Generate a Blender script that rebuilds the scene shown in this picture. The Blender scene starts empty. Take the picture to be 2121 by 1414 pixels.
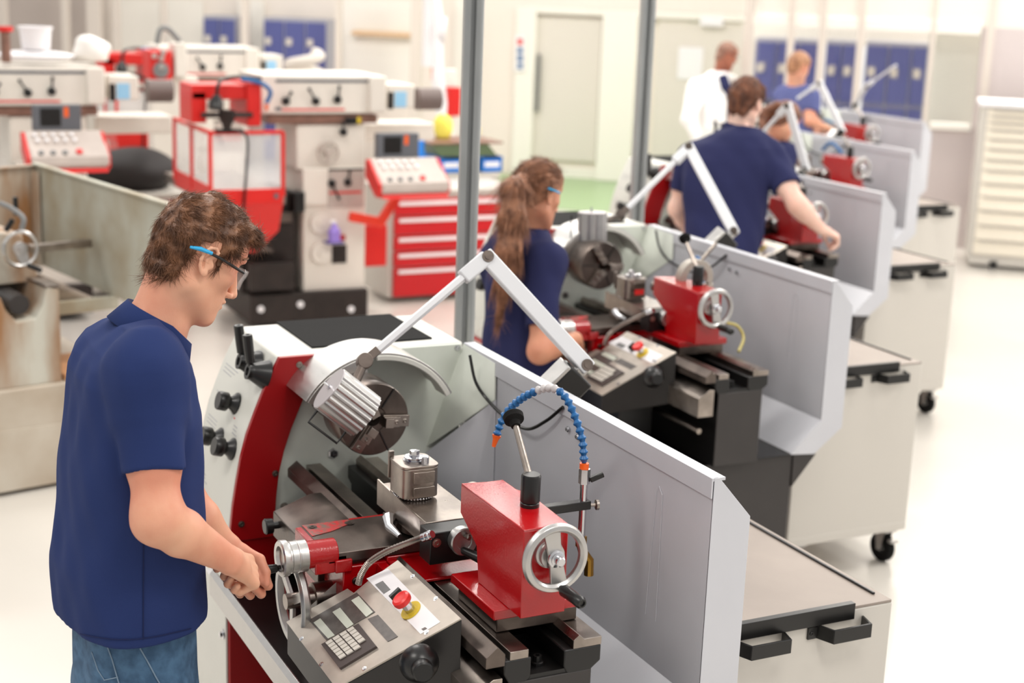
import bpy, bmesh, math, random
import numpy as np
from mathutils import Vector, Matrix
random.seed(7); np.random.seed(7)
scene = bpy.context.scene
COL = scene.collection
PI = math.pi
W, H = 2121, 1414
# ---------------------------------------------------------------- camera (measured from the vanishing points)
F, YAW, PITCH, ROLL = 3118.557, 0.466898, 0.236819, 0.037481
CAM = np.array([0, 0, 2.3])
fw = np.array([-math.cos(YAW)*math.cos(PITCH), math.sin(YAW)*math.cos(PITCH), -math.sin(PITCH)])
rt0 = np.cross(fw, [0, 0, 1]); rt0 /= np.linalg.norm(rt0); up0 = np.cross(rt0, fw)
rt = rt0*math.cos(ROLL)+up0*math.sin(ROLL); up = -rt0*math.sin(ROLL)+up0*math.cos(ROLL)
POS = [(-3.73, 1.7347), (-5.4233, 3.3657), (-7.258, 5.1144), (-8.8878, 6.7104), (-10.661, 8.3583)]
def ray(u, v): return fw+rt*(u-W/2)/F-up*(v-H/2)/F
def O(k): return np.array([POS[k][0], POS[k][1], 0.]) if k is not None else np.zeros(3)
def Q(u, v, ax, val, k=0):
    a = 'xyz'.index(ax); o = O(k); d = ray(u, v); t = (val+o[a]-CAM[a])/d[a]
    return CAM+t*d-o
def AT(u, v, t, k=None): return CAM+t*ray(u, v)-O(k)
cd = bpy.data.cameras.new('camera'); cam = bpy.data.objects.new('camera', cd); COL.objects.link(cam)
cam.matrix_world = Matrix([[rt[0], up[0], -fw[0], 0], [rt[1], up[1], -fw[1], 0], [rt[2], up[2], -fw[2], 2.3], [0, 0, 0, 1]])
cd.sensor_width = 36; cd.lens = F/W*36; cd.clip_start = .05; cd.clip_end = 100
cd.dof.use_dof = True; cd.dof.focus_distance = 3.25; cd.dof.aperture_fstop = 2.8
scene.camera = cam
# ---------------------------------------------------------------- materials
MATS = {}
def mat(name, col, rough=.5, metal=0., bump=0., bs=60., var=0., vs=8., coat=0., emit=0., trans=0., alpha=1., spec=.5, stretch=None, col2=None, aniso=0.):
    if name in MATS: return MATS[name]
    m = bpy.data.materials.new(name); m.use_nodes = True; nt = m.node_tree; N = nt.nodes; L = nt.links
    b = N['Principled BSDF']
    c = tuple(col)+(1,)
    b.inputs['Base Color'].default_value = c; b.inputs['Roughness'].default_value = rough; b.inputs['Metallic'].default_value = metal
    b.inputs['Specular IOR Level'].default_value = spec
    if coat: b.inputs['Coat Weight'].default_value = coat; b.inputs['Coat Roughness'].default_value = .12
    if emit: b.inputs['Emission Color'].default_value = c; b.inputs['Emission Strength'].default_value = emit
    if trans: b.inputs['Transmission Weight'].default_value = trans
    if alpha < 1: b.inputs['Alpha'].default_value = alpha
    tc = N.new('ShaderNodeTexCoord'); mp = N.new('ShaderNodeMapping'); L.new(tc.outputs['Object'], mp.inputs['Vector'])
    if stretch: mp.inputs['Scale'].default_value = stretch
    if var or col2:
        n = N.new('ShaderNodeTexNoise'); n.inputs['Scale'].default_value = vs; n.inputs['Detail'].default_value = 5; L.new(mp.outputs[0], n.inputs['Vector'])
        r = N.new('ShaderNodeValToRGB'); r.color_ramp.elements[0].position = .35; r.color_ramp.elements[1].position = .65
        lo = col2 if col2 else [x*(1-var) for x in col]; hi = col if col2 else [min(1, x*(1+var*.6)) for x in col]
        r.color_ramp.elements[0].color = tuple(lo)+(1,); r.color_ramp.elements[1].color = tuple(hi)+(1,)
        L.new(n.outputs['Fac'], r.inputs[0]); L.new(r.outputs[0], b.inputs['Base Color'])
        if metal > .4:
            mr = N.new('ShaderNodeMapRange'); mr.inputs['To Min'].default_value = rough*.75; mr.inputs['To Max'].default_value = min(1, rough*1.35)
            L.new(n.outputs['Fac'], mr.inputs[0]); L.new(mr.outputs[0], b.inputs['Roughness'])
    if bump:
        n2 = N.new('ShaderNodeTexNoise'); n2.inputs['Scale'].default_value = bs; n2.inputs['Detail'].default_value = 3; L.new(mp.outputs[0], n2.inputs['Vector'])
        bp = N.new('ShaderNodeBump'); bp.inputs['Strength'].default_value = bump; bp.inputs['Distance'].default_value = .004
        L.new(n2.outputs['Fac'], bp.inputs['Height']); L.new(bp.outputs[0], b.inputs['Normal'])
    MATS[name] = m; return m
def sr(r, g, b):  # sRGB 0-255 -> linear
    return tuple(((x/255+.055)/1.055)**2.4 if x > 10 else x/255/12.92 for x in (r, g, b))
M = dict(
 white=mat('white enamel', sr(212, 211, 203), .38, var=.03, vs=5),
 pale=mat('pale grey green enamel', sr(216, 221, 211), .42, var=.06, vs=9),
 guard=mat('grey satin enamel', sr(202, 203, 209), .34, metal=.1, var=.04, vs=3),
 red=mat('machine red paint', sr(170, 4, 12), .22, coat=.4, bump=.15, bs=180),
 red2=mat('dark red enamel', sr(150, 4, 10), .38),
 steel=mat('ground steel', sr(160, 150, 142), .3, 1., var=.25, vs=14, bump=.08, bs=90),
 dsteel=mat('oiled dark steel', sr(104, 94, 88), .33, .9, var=.35, vs=12, bump=.1, bs=60),
 brass=mat('brass', sr(170, 130, 60), .35, 1.),
 chrome=mat('bright chromed steel', sr(205, 205, 208), .16, 1.),
 alu=mat('satin aluminium', sr(190, 188, 186), .3, .9, var=.05, vs=30),
 brushed=mat('brushed aluminium', sr(205, 203, 200), .3, .95, var=.03, vs=20, stretch=(1, 6, 6)),
 black=mat('black plastic', sr(17, 16, 16), .32),
 matte=mat('black rubber', sr(20, 19, 19), .8, bump=.3, bs=300, spec=.15),
 blackp=mat('black paint', sr(13, 12, 12), .38, var=.2, vs=20),
 char=mat('charcoal machine paint', sr(50, 46, 45), .5, var=.08, vs=10),
 tray=mat('oily black tray', sr(20, 18, 18), .3, .2, var=.3, vs=6),
 panel=mat('stainless control plate', sr(196, 187, 176), .38, .55, var=.2, vs=10, bump=.05),
 lcd=mat('pale display window', sr(205, 210, 196), .25),
 dlcd=mat('grey keypad film', sr(88, 82, 78), .3, var=.2, vs=60),
 key=mat('cream key', sr(208, 202, 192), .5),
 keyb=mat('dark keypad frame', sr(70, 60, 58), .45),
 estop=mat('red mushroom plastic', sr(222, 46, 44), .35),
 yellow=mat('yellow plastic', sr(214, 186, 40), .45),
 blue=mat('blue hose plastic', sr(16, 92, 150), .35),
 orange=mat('orange plastic', sr(240, 98, 24), .4),
 clearp=mat('translucent grey plastic', sr(200, 196, 196), .3, alpha=.85),
 arm=mat('white painted tube', sr(216, 217, 220), .35),
 galv=mat('galvanised steel', sr(160, 163, 163), .42, .55, var=.14, vs=10, bump=.08, bs=40, stretch=(1, 1, .3)),
 cart=mat('cream cart enamel', sr(204, 199, 191), .42),
 carttop=mat('worn grey linoleum', sr(150, 138, 129), .5, var=.07, vs=5, bump=.08, bs=40),
 glass=mat('safety glass', (.96, .98, .98), .03, trans=1., alpha=.22),
 sgrey=mat('grey label', sr(120, 120, 120), .5),
 papr=mat('paper', sr(240, 238, 240), .6),
)
# ---------------------------------------------------------------- mesh builder
class MB:
    def __init__(s): s.bm = bmesh.new()
    def _f(s, vs):
        try: s.bm.faces.new(vs)
        except ValueError: pass
    def box(s, lo, hi, R=None, c=None):
        lo, hi = [min(a, b) for a, b in zip(lo, hi)], [max(a, b) for a, b in zip(lo, hi)]
        P = [Vector((x, y, z)) for x in (lo[0], hi[0]) for y in (lo[1], hi[1]) for z in (lo[2], hi[2])]
        if R is not None: P = [R @ p+Vector(c) for p in P]
        v = [s.bm.verts.new(p) for p in P]
        for f in ((0, 1, 3, 2), (4, 6, 7, 5), (0, 4, 5, 1), (2, 3, 7, 6), (0, 2, 6, 4), (1, 5, 7, 3)): s._f([v[i] for i in f])
        return s
    def prism(s, pts, ext):
        ext = Vector(ext); a = [s.bm.verts.new(Vector(p)) for p in pts]; b = [s.bm.verts.new(Vector(p)+ext) for p in pts]
        s._f(a[::-1]); s._f(b)
        for i in range(len(a)):
            j = (i+1) % len(a); s._f([a[i], a[j], b[j], b[i]])
        return s
    def ring(s, c, n, u, prof, seg=32, a0=0, a1=2*PI, caps=True):
        # revolve profile [(radius, height)] about axis n through c
        n = Vector(n).normalized(); u = Vector(u); u = (u-n*u.dot(n)).normalized(); w = n.cross(u); c = Vector(c)
        full = abs(a1-a0-2*PI) < 1e-6; m = seg if full else seg+1; R = []
        for i in range(m):
            a = a0+(a1-a0)*i/seg; d = u*math.cos(a)+w*math.sin(a)
            R.append([s.bm.verts.new(c+d*r+n*h) for r, h in prof])
        for i in range(m if full else m-1):
            A, B = R[i], R[(i+1) % m]
            for j in range(len(prof)-1): s._f([A[j], B[j], B[j+1], A[j+1]])
        if caps and full:
            if prof[0][0] > 1e-5: s._f([r[0] for r in R][::-1])
            if prof[-1][0] > 1e-5: s._f([r[-1] for r in R])
        return s
    def rsolid(s, c, n, u, prof, seg=32, a0=0, a1=2*PI):   # closed profile
        s.ring(c, n, u, list(prof)+[prof[0]], seg, a0, a1, caps=False)
        bmesh.ops.remove_doubles(s.bm, verts=s.bm.verts[:], dist=1e-6)
        if abs(a1-a0-2*PI) > 1e-6:
            es = [e for e in s.bm.edges if e.is_boundary]
            if es: bmesh.ops.holes_fill(s.bm, edges=es)
        return s
    def cyl(s, p0, p1, r0, r1=None, seg=20):
        p0, p1 = Vector(p0), Vector(p1); r1 = r0 if r1 is None else r1; n = (p1-p0)
        u = Vector((1, 0, 0)) if abs(n.normalized().x) < .8 else Vector((0, 0, 1))
        return s.ring(p0, n, u, [(r0, 0), (r1, n.length)], seg)
    def rev(s, p, n, prof, seg=28):
        n = Vector(n).normalized(); u = Vector((1, 0, 0)) if abs(n.x) < .8 else Vector((0, 0, 1))
        return s.ring(p, n, u, prof, seg)
    def tube(s, pts, r, seg=8, closed=False, sx=1.):
        pts = [Vector(p) for p in pts]; n = len(pts); R = []; prev = None
        for i, p in enumerate(pts):
            t = (pts[(i+1) % n]-pts[i-1]) if closed else (pts[min(i+1, n-1)]-pts[max(i-1, 0)])
            t.normalize()
            if prev is None: prev = Vector((0, 0, 1)) if abs(t.z) < .9 else Vector((1, 0, 0))
            u = (prev-t*prev.dot(t)).normalized(); prev = u; w = t.cross(u)
            rr = r[i] if isinstance(r, (list, tuple)) else r
            R.append([s.bm.verts.new(p+u*math.cos(2*PI*k/seg)*rr*sx+w*math.sin(2*PI*k/seg)*rr) for k in range(seg)])
        for i in range(n if closed else n-1):
            A, B = R[i], R[(i+1) % n]
            for k in range(seg): s._f([A[k], A[(k+1) % seg], B[(k+1) % seg], B[k]])
        if not closed: s._f(R[0][::-1]); s._f(R[-1])
        return s
    def bar(s, p0, p1, w, h, upv=(0, 0, 1)):
        p0, p1 = Vector(p0), Vector(p1); t = (p1-p0).normalized(); u = Vector(upv); u = (u-t*u.dot(t)).normalized(); v = t.cross(u)
        q = [p0+v*a*w/2+u*b*h/2 for a, b in ((-1, -1), (1, -1), (1, 1), (-1, 1))]
        return s.prism(q, p1-p0)
    def sph(s, c, r, seg=16, sc=(1, 1, 1)):
        m = Matrix.Translation(Vector(c)) @ Matrix.Diagonal((r*sc[0], r*sc[1], r*sc[2], 1))
        bmesh.ops.create_uvsphere(s.bm, u_segments=seg, v_segments=max(6, seg//2), radius=1, matrix=m); return s
    def quad(s, *p): s._f([s.bm.verts.new(Vector(a)) for a in p]); return s
    def build(s, name, m, parent=None, bevel=0., smooth=35, solid=0., seg=2):
        bmesh.ops.recalc_face_normals(s.bm, faces=s.bm.faces[:])
        me = bpy.data.meshes.new(name); s.bm.to_mesh(me); s.bm.free()
        me.materials.append(M[m] if isinstance(m, str) else m)
        o = bpy.data.objects.new(name, me); COL.objects.link(o)
        if parent: o.parent = parent
        if smooth:
            me.polygons.foreach_set('use_smooth', [True]*len(me.polygons)); me.set_sharp_from_angle(angle=math.radians(smooth))
        if solid: d = o.modifiers.new('solid', 'SOLIDIFY'); d.thickness = solid; d.offset = 0
        if bevel: b = o.modifiers.new('bevel', 'BEVEL'); b.width = bevel; b.segments = seg; b.limit_method = 'ANGLE'; b.angle_limit = math.radians(40); b.harden_normals = False
        return o
def tag(o, label=None, cat=None, group=None, kind=None):
    if label: o['label'] = label
    if cat: o['category'] = cat
    if group: o['group'] = group
    if kind: o['kind'] = kind
    return o
def empty(name, loc=(0, 0, 0), rz=0., label=None, cat=None, group=None):
    o = bpy.data.objects.new(name, None); COL.objects.link(o); o.location = loc; o.rotation_euler = (0, 0, rz); o.empty_display_size = .1
    return tag(o, label, cat, group)
def wipe(o):
    for c in kids(o): wipe(c)
    bpy.data.objects.remove(o)
def kids(o): return [c for c in bpy.data.objects if c.parent == o]
def clone(o, parent=None):
    c = o.copy(); COL.objects.link(c); c.parent = parent
    for ch in kids(o): clone(ch, c)
    return c
def bx(name, m, lo, hi, parent=None, bevel=0., **k): return MB().box(lo, hi).build(name, m, parent, bevel, **k)
# ---------------------------------------------------------------- the room
ROOM = math.radians(50.57)
rd = Vector((math.cos(ROOM), math.sin(ROOM), 0)); rn = Vector((math.sin(ROOM), -math.cos(ROOM), 0))   # along the back wall; towards the room
def WQ(u, v, off):     # pixel onto the vertical plane rn.p = off
    d = ray(u, v); n = np.array(rn); t = (off-CAM@n)/(d@n); return Vector(CAM+t*d)
mfloor = mat('pale resin floor', sr(210, 205, 197), .28, var=.025, vs=1.2, coat=.15, bump=.02, bs=8)
mgreen = mat('green resin floor', sr(150, 178, 130), .35)
mwall = mat('warm white wall paint', sr(238, 229, 219), .6)
mwall2 = mat('off white wall paint', sr(242, 238, 229), .6)
mwallg = mat('lilac grey wall panel', sr(205, 194, 192), .5)
mpost = mat('beige painted mullion', sr(216, 206, 196), .5)
mdoor = mat('light grey door', sr(222, 215, 206), .5)
mblue = mat('blue locker doors', sr(84, 90, 146), .5)  # blue made paler: the haze of the glass is put into the colour
mframe = mat('grey locker frame', sr(170, 170, 180), .5)
f = MB().box((-24, -6, -.05), (4, 24, 0)).build('floor', mfloor); tag(f, kind='structure')
W1, W2 = -17.7, -14.5      # main back wall, nearer glazed partition on the right
def wall_box(name, m, a, b, z0, z1, off, th=.12, kind='structure'):
    # a, b: distances along rd
    n = np.array(rn); p = [rn*off+rd*a, rn*off+rd*b, rn*(off-th)+rd*b, rn*(off-th)+rd*a]
    o = MB().prism([(q.x, q.y, z0) for q in p], (0, 0, z1-z0)).build(name, m); return tag(o, kind=kind)
def al(u, v, off): return WQ(u, v, off).dot(rd)
wall_box('wall_back', mwall, -22, al(1556, 300, W1)+.6, 0, 4.2, W1)
wall_box('wall_partition', mwall, al(1548, 300, W2), 12, 2.02, 4.2, W2)
zs = WQ(1990, 268, W2).z
wall_box('wall_right', mwallg, al(1925, 300, W2), 12, 0, zs, W2)
wall_box('wall_lower', mwallg, al(1548, 300, W2), al(1925, 300, W2), 0, .55, W2)
wall_box('wall_side', mwallg, al(2032, 100, W2), 12, zs, 2.02, W2)
# green floor strip before the main back wall
g0 = al(1125, 380, W1); g1 = al(1420, 380, W1)
p = [rn*(W1+.02)+rd*(g0-.6), rn*(W1+.02)+rd*(g1+1), rn*(W1+2.6)+rd*(g1+1), rn*(W1+2.6)+rd*(g0-.6)]
tag(MB().prism([(q.x, q.y, .001) for q in p], (0, 0, .004)).build('floor_green', mgreen), kind='structure')
bs = MB(); n_ = W1+.02
wall_box('baseboard_back', mwall2, al(1100, 300, W1), al(1500, 300, W1), 0, .12, W1+.03, .03)
# doors and pale panels in the back wall
def wpanel(name, m, px0, px1, py0, py1, off, th=.03, label=None, cat=None, kind=None, bevel=.004):
    a = WQ(px0, (py0+py1)/2, off); b = WQ(px1, (py0+py1)/2, off); z1 = WQ((px0+px1)/2, py0, off).z; z0 = max(.01, WQ((px0+px1)/2, py1, off).z)
    aa, bb = a.dot(rd), b.dot(rd)
    p = [rn*off+rd*aa, rn*off+rd*bb, rn*(off-th)+rd*bb, rn*(off-th)+rd*aa]
    o = MB().prism([(q.x, q.y, z0) for q in p], (0, 0, z1-z0)).build(name, m, bevel=bevel); return tag(o, label, cat, kind=kind)
wpanel('trim_1', mwall2, 1240, 1312, 20, 395, W1+.16, .14, kind='structure')
wpanel('door_1', mdoor, 1106, 1240, 38, 332, W1+.06, .05, kind='structure')
wpanel('trim_2', mwall2, 1064, 1104, 14, 400, W1+.14, .12, kind='structure')
wpanel('door_2', mdoor, 1356, 1536, 42, 330, W1+.06, .05, kind='structure')
wpanel('trim_3', mwall2, 1090, 1545, 22, 36, W1+.12, .1, kind='structure')
wpanel('door_handle', 'sgrey', 1110, 1117, 112, 232, W1+.12, .03).parent = bpy.data.objects['door_1']
wpanel('door_closer', 'papr', 1450, 1497, 36, 54, W1+.16, .08).parent = bpy.data.objects['door_2']
wpanel('notice_sheet', 'papr', 1404, 1455, 98, 165, W1+.075, .01, 'blank white notice sheet on the pale door left of the man in the white coat', 'notice')
# narrow sign with red and blue marks
sg = wpanel('wall_sign', 'papr', 1066, 1088, 74, 148, W1+.165, .012, 'narrow white vertical sign with one red and three blue symbols', 'sign')
for c_, (a0, a1) in (('estop', (80, 93)), ('blue', (99, 110)), ('blue', (114, 127)), ('blue', (131, 142))):
    o = wpanel('symbol', c_, 1072, 1082, a0, a1, W1+.172, .006); o.parent = sg
# left wall bays: white boards and beige mullions in front of the wall
for i, (x0, x1, y0, y1) in enumerate([(700, 852, 0, 172), (938, 962, 0, 380), (338, 420, 0, 150), (492, 546, 0, 120), (245, 330, 0, 130)]):
    wpanel('trim_%d' % (4+i), mwall2, x0, x1, y0, y1, W1+.05+.003*i, .04, kind='structure')
shelf = wpanel('wall_shelf', mat('pale wood shelf', sr(226, 190, 150), .5), 728, 858, 66, 75, W1+.16, .1, 'long pale wooden strip on the white wall left of the exhaust stand', 'shelf')
wl = al(60, 100, W1)
wpanel('wall_left', mat('taupe wall', sr(196, 184, 176), .6), -40, 205, -60, 240, W1+.2, .1, kind='structure')
k = 0
for (x, w) in ((5, 16), (135, 12), (195, 28), (240, 10), (338, 8), (505, 14), (698, 10), (860, 22)):
    wpanel('trim_%d' % (20+k), mpost, x-w/2, x+w/2, -80, 330, W1+.9, .09, kind='structure'); k += 1
# ---- right partition: window openings between beige mullions
k = 1
for (x, w) in ((1548, 18), (1637, 14), (1702, 15), (1782, 15), (1932, 10), (2034, 16)):
    wpanel('trim_%d' % (40+k), mpost, x-w/2, x+w/2, -90, 560 if x > 2000 else 265, W2+.03, .16, kind='structure'); k += 1
wpanel('trim_60', mwall2, 1556, 2034, 38, 62, W2+.02, .14, kind='structure')
wpanel('trim_61', mwall2, 1926, 2010, 256, 270, W2+.04, .18, kind='structure')
wpanel('wall_white_beyond', mwall2, 1540, 2060, 20, 96, W2-1.6, .05, kind='structure')
wpanel('wall_panel_beyond', mat('pale green white panel', sr(222, 222, 212), .5), 1915, 2060, 60, 300, W2-.35, .05, kind='structure')
for i, (x0, x1) in enumerate(((1557, 1630), (1645, 1694), (1710, 1774), (1791, 1926), (1938, 2026))):
    wpanel('window_%d' % (i+1), 'glass', x0, x1, 60, 262, W2-.06, .008, kind='structure', bevel=0)
# blue lockers seen through the glass: each bank with doors
def locker(px0, px1, py0, py1, off, rows, cols, label):
    a = WQ(px0, (py0+py1)/2, off).dot(rd); b = WQ(px1, (py0+py1)/2, off).dot(rd); z1 = WQ((px0+px1)/2, py0, off).z; z0 = 0.0
    c = rn*off+rd*((a+b)/2); r = empty('locker_bank', (c.x, c.y, 0), ROOM, label, 'locker'); w = b-a
    MB().box((-w/2, -.02, 0), (w/2, .4, z1)).build('cabinet_body', mframe, r)
    hh = (z1-.06)/rows
    for i in range(cols):
        for j in range(rows):
            x0 = -w/2+w*i/cols+.02*w/cols*2; x1 = -w/2+w*(i+1)/cols-.04*w/cols
            d = MB().box((x0, -.045, .05+hh*j), (x1, -.021, .02+hh*(j+1))).build('door', mblue, r, bevel=.003)
            MB().box((x0+.02, -.06, .05+hh*(j+.45)), (x0+.09, -.046, .05+hh*(j+.6))).build('door_label', 'key', d)
locker(1560, 1694, 80, 260, W2-.9, 3, 3, 'bank of blue lockers behind the glass left of the purple grey wall, by the boy')
locker(1706, 1772, 84, 260, W2-.9, 3, 2, 'narrow bank of blue lockers seen through the middle glass pane')
locker(1788, 1930, 88, 262, W2-.9, 3, 3, 'bank of blue lockers behind the rightmost glass pane beside the raised white lamp')
locker(424, 490, 33, 130, W1+.5, 3, 2, 'two blue locker columns behind the far red milling head at the left')
locker(548, 678, 38, 160, W1+.5, 3, 3, 'three blue locker columns behind the white milling machine at centre left')
o = bx('pink_bag', mat('magenta cloth', sr(214, 60, 140), .6), (-.16, -.12, 0), (.16, .1, .5)); p = WQ(658, 150, W1+.9)
o.location = (p.x, p.y, p.z-.52); o.rotation_euler.z = ROOM; tag(o, 'magenta box standing against the blue lockers behind the white milling machine', 'box')
bt = bx('storage_shelf', mwall, (-.4, -.2, 0), (.4, .2, p.z-.52)); bt.location = (p.x, p.y, 0); bt.rotation_euler.z = ROOM
tag(bt, 'white shelf unit under the magenta box by the blue lockers', 'shelf')
# area lights added overhead, out of frame, to brighten the room and back walls
for i in range(5):
    for j in range(-1, 3):
        ld = bpy.data.lights.new('ceiling_light', 'AREA'); ld.shape = 'RECTANGLE'; ld.size = 1.5; ld.size_y = .5; ld.energy = (50+14*i)*(1 if j >= 0 else .2+.3*i); ld.color = (1, .96, .9)
        lo = bpy.data.objects.new('ceiling_light', ld); COL.objects.link(lo)
        q = Vector((-1.5, .5, 4.4))+rn*(-4.2*i)+rd*(3.6*(j-.6)); lo.location = q; lo.rotation_euler = (0, 0, ROOM)
# daylight from the right hand windows
sd = bpy.data.lights.new('window_light', 'AREA'); sd.shape = 'RECTANGLE'; sd.size = 9; sd.size_y = 3.2; sd.energy = 430; sd.color = (1, .98, .95)
so = bpy.data.objects.new('window_light', sd); COL.objects.link(so); so.location = (-7, 15.5, 2.6)
so.rotation_euler = Vector((-.1, 1, .12)).to_track_quat('Z', 'Y').to_euler()
wd = bpy.data.worlds.new('world'); scene.world = wd; wd.use_nodes = True
bg = wd.node_tree.nodes['Background']; bg.inputs[0].default_value = (1, .975, .95, 1); bg.inputs[1].default_value = 1.
nt_ = wd.node_tree; g_ = nt_.nodes.new('ShaderNodeTexCoord'); v_ = nt_.nodes.new('ShaderNodeVectorMath'); v_.operation = 'DOT_PRODUCT'; v_.inputs[1].default_value = (-.55, .70, .45)
m_ = nt_.nodes.new('ShaderNodeMapRange'); m_.inputs['From Min'].default_value = -.8; m_.inputs['From Max'].default_value = .9; m_.inputs['To Min'].default_value = .52; m_.inputs['To Max'].default_value = .95
nt_.links.new(g_.outputs['Generated'], v_.inputs[0]); nt_.links.new(v_.outputs['Value'], m_.inputs[0]); nt_.links.new(m_.outputs[0], bg.inputs[1])
scene.view_settings.view_transform = 'Standard'; scene.view_settings.look = 'None'; scene.view_settings.gamma = 1; scene.view_settings.exposure = .14
# ---------------------------------------------------------------- engine lathe (local frame: x headstock->tailstock, y to the back, z up)
SY, SZ = -.385, 1.193
PROF = [(-.545, 1.30), (-.590, 1.21), (-.614, 1.15), (-.635, 1.095), (-.652, 1.03), (-.664, .963), (-.674, .9), (-.680, .842), (-.682, .80)]
def prof_y(z):
    for (y0, z0), (y1, z1) in zip(PROF, PROF[1:]):
        if z0 >= z >= z1: return y0+(y1-y0)*(z0-z)/(z0-z1)
    return -.6
def surf(u, v, z=1.1):
    for _ in range(8):
        P = Q(u, v, 'y', prof_y(z)); z = float(P[2])
    return P
def bolt(mb, c, n, r=.006, h=.005):
    n = Vector(n).normalized(); mb.rev(c, n, [(r*1.5, 0), (r*1.5, h*.3), (r, h*.35), (r, h), (r*.5, h), (r*.5, h*.5), (0, h*.5)], 10)
def screws(parent, m, lst, name='screw'):
    for a in lst:
        b = MB(); bolt(b, *a); b.build(name, m, parent)
def headstock(L):
    hs = MB().prism([(-.375, y, z) for y, z in PROF]+[(-.375, -.004, .80), (-.375, -.004, 1.30)], (.365, 0, 0)).build('headstock', 'white', L, bevel=.006)
    outer = [(y, z) for y, z in PROF]; inner = [(-.427, 1.30), (-.455, 1.235), (-.485, 1.165), (-.512, 1.10), (-.532, 1.04), (-.546, .98), (-.553, .92), (-.557, .86), (-.558, .80)]
    MB().prism([(-.009, y, z) for y, z in outer]+[(-.009, y, z) for y, z in inner[::-1]], (.016, 0, 0)).build('front_band', 'red2', hs, bevel=.0015)
    MB().prism([(-.0095, y, z) for y, z in inner]+[(-.0095, -.012, .80), (-.0095, -.012, 1.296)], (.008, 0, 0)).build('spindle_face', 'pale', hs, bevel=.001)
    screws(hs, 'steel', [(Q(u, v, 'x', .008), (1, 0, 0)) for u, v in ((620, 755), (570, 980), (500, 1085))]+[(Q(u, v, 'x', 0), (1, 0, 0)) for u, v in ((595, 1062), (750, 978))])
    p = Q(690, 938, 'x', 0)
    MB().rev(p, (1, 0, 0), [(.016, 0), (.016, .004), (.012, .008), (.007, .008), (.007, .002), (0, .002)], 6).build('oil_plug', 'chrome', hs)
    MB().prism([(-.385, -.43, 1.3005), (-.385, -.075, 1.3005), (-.065, -.075, 1.3005), (-.065, -.43, 1.3005)], (0, 0, .004)).build('rubber_mat', 'matte', hs)
    # printed chart lines on the curved front
    c = MB()
    for (x0, x1, z) in [(-.34, -.22, 1.205), (-.34, -.24, 1.195), (-.34, -.26, 1.185), (-.33, -.2, 1.13), (-.34, -.25, 1.06), (-.34, -.25, 1.05), (-.34, -.25, 1.04), (-.34, -.27, .90), (-.34, -.27, .89), (-.3, -.25, .88), (-.11, -.08, 1.09), (-.11, -.08, 1.08), (-.11, -.07, 1.07)]:
        c.box((x0, prof_y(z)-.0008, z-.001), (x1, prof_y(z)+.002, z+.001))
    c.build('printed_chart', mat('grey print', sr(165, 165, 170), .5), hs)
    r = MB(); z = 1.105; r.box((-.128, prof_y(z)-.0008, z-.002), (-.118, prof_y(z)+.001, z+.002)); r.build('red_mark', 'estop', hs)
    nrm = Vector((0, -.95, .28)).normalized()
    def knob(u, v, i):
        P = Vector(surf(u, v))
        MB().rev(P, nrm, [(.031, 0), (.0305, .004), (.022, .012), (.017, .02), (.0185, .024), (.024, .027), (.026, .03), (.026, .052), (.024, .055), (0, .055)], 32).build('selector_knob', 'black', hs)
    knob(490, 836, 0); knob(456, 908, 1); knob(482, 930, 2)
    for (u, v, u2, v2) in ((533, 755, 517, 680), (552, 776, 535, 690)):
        P = Vector(surf(u, v, 1.23)); c = P+nrm*.055
        k = MB().rev(P, nrm, [(.040, 0), (.039, .006), (.024, .040), (.022, .046), (.0225, .055), (.013, .055), (.012, .05), (0, .05)], 32).build('speed_lever', 'black', hs)
        d = Vector((-.02, -.10, 1)).normalized(); q = c-nrm*.012
        MB().rev(q+d*.012, d, [(.008, 0), (.008, .012), (.0125, .014), (.0135, .05), (.0135, .088), (.012, .09), (.006, .09), (.005, .086), (0, .086)], 12).build('lever_grip', 'black', k)
    return hs
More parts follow.
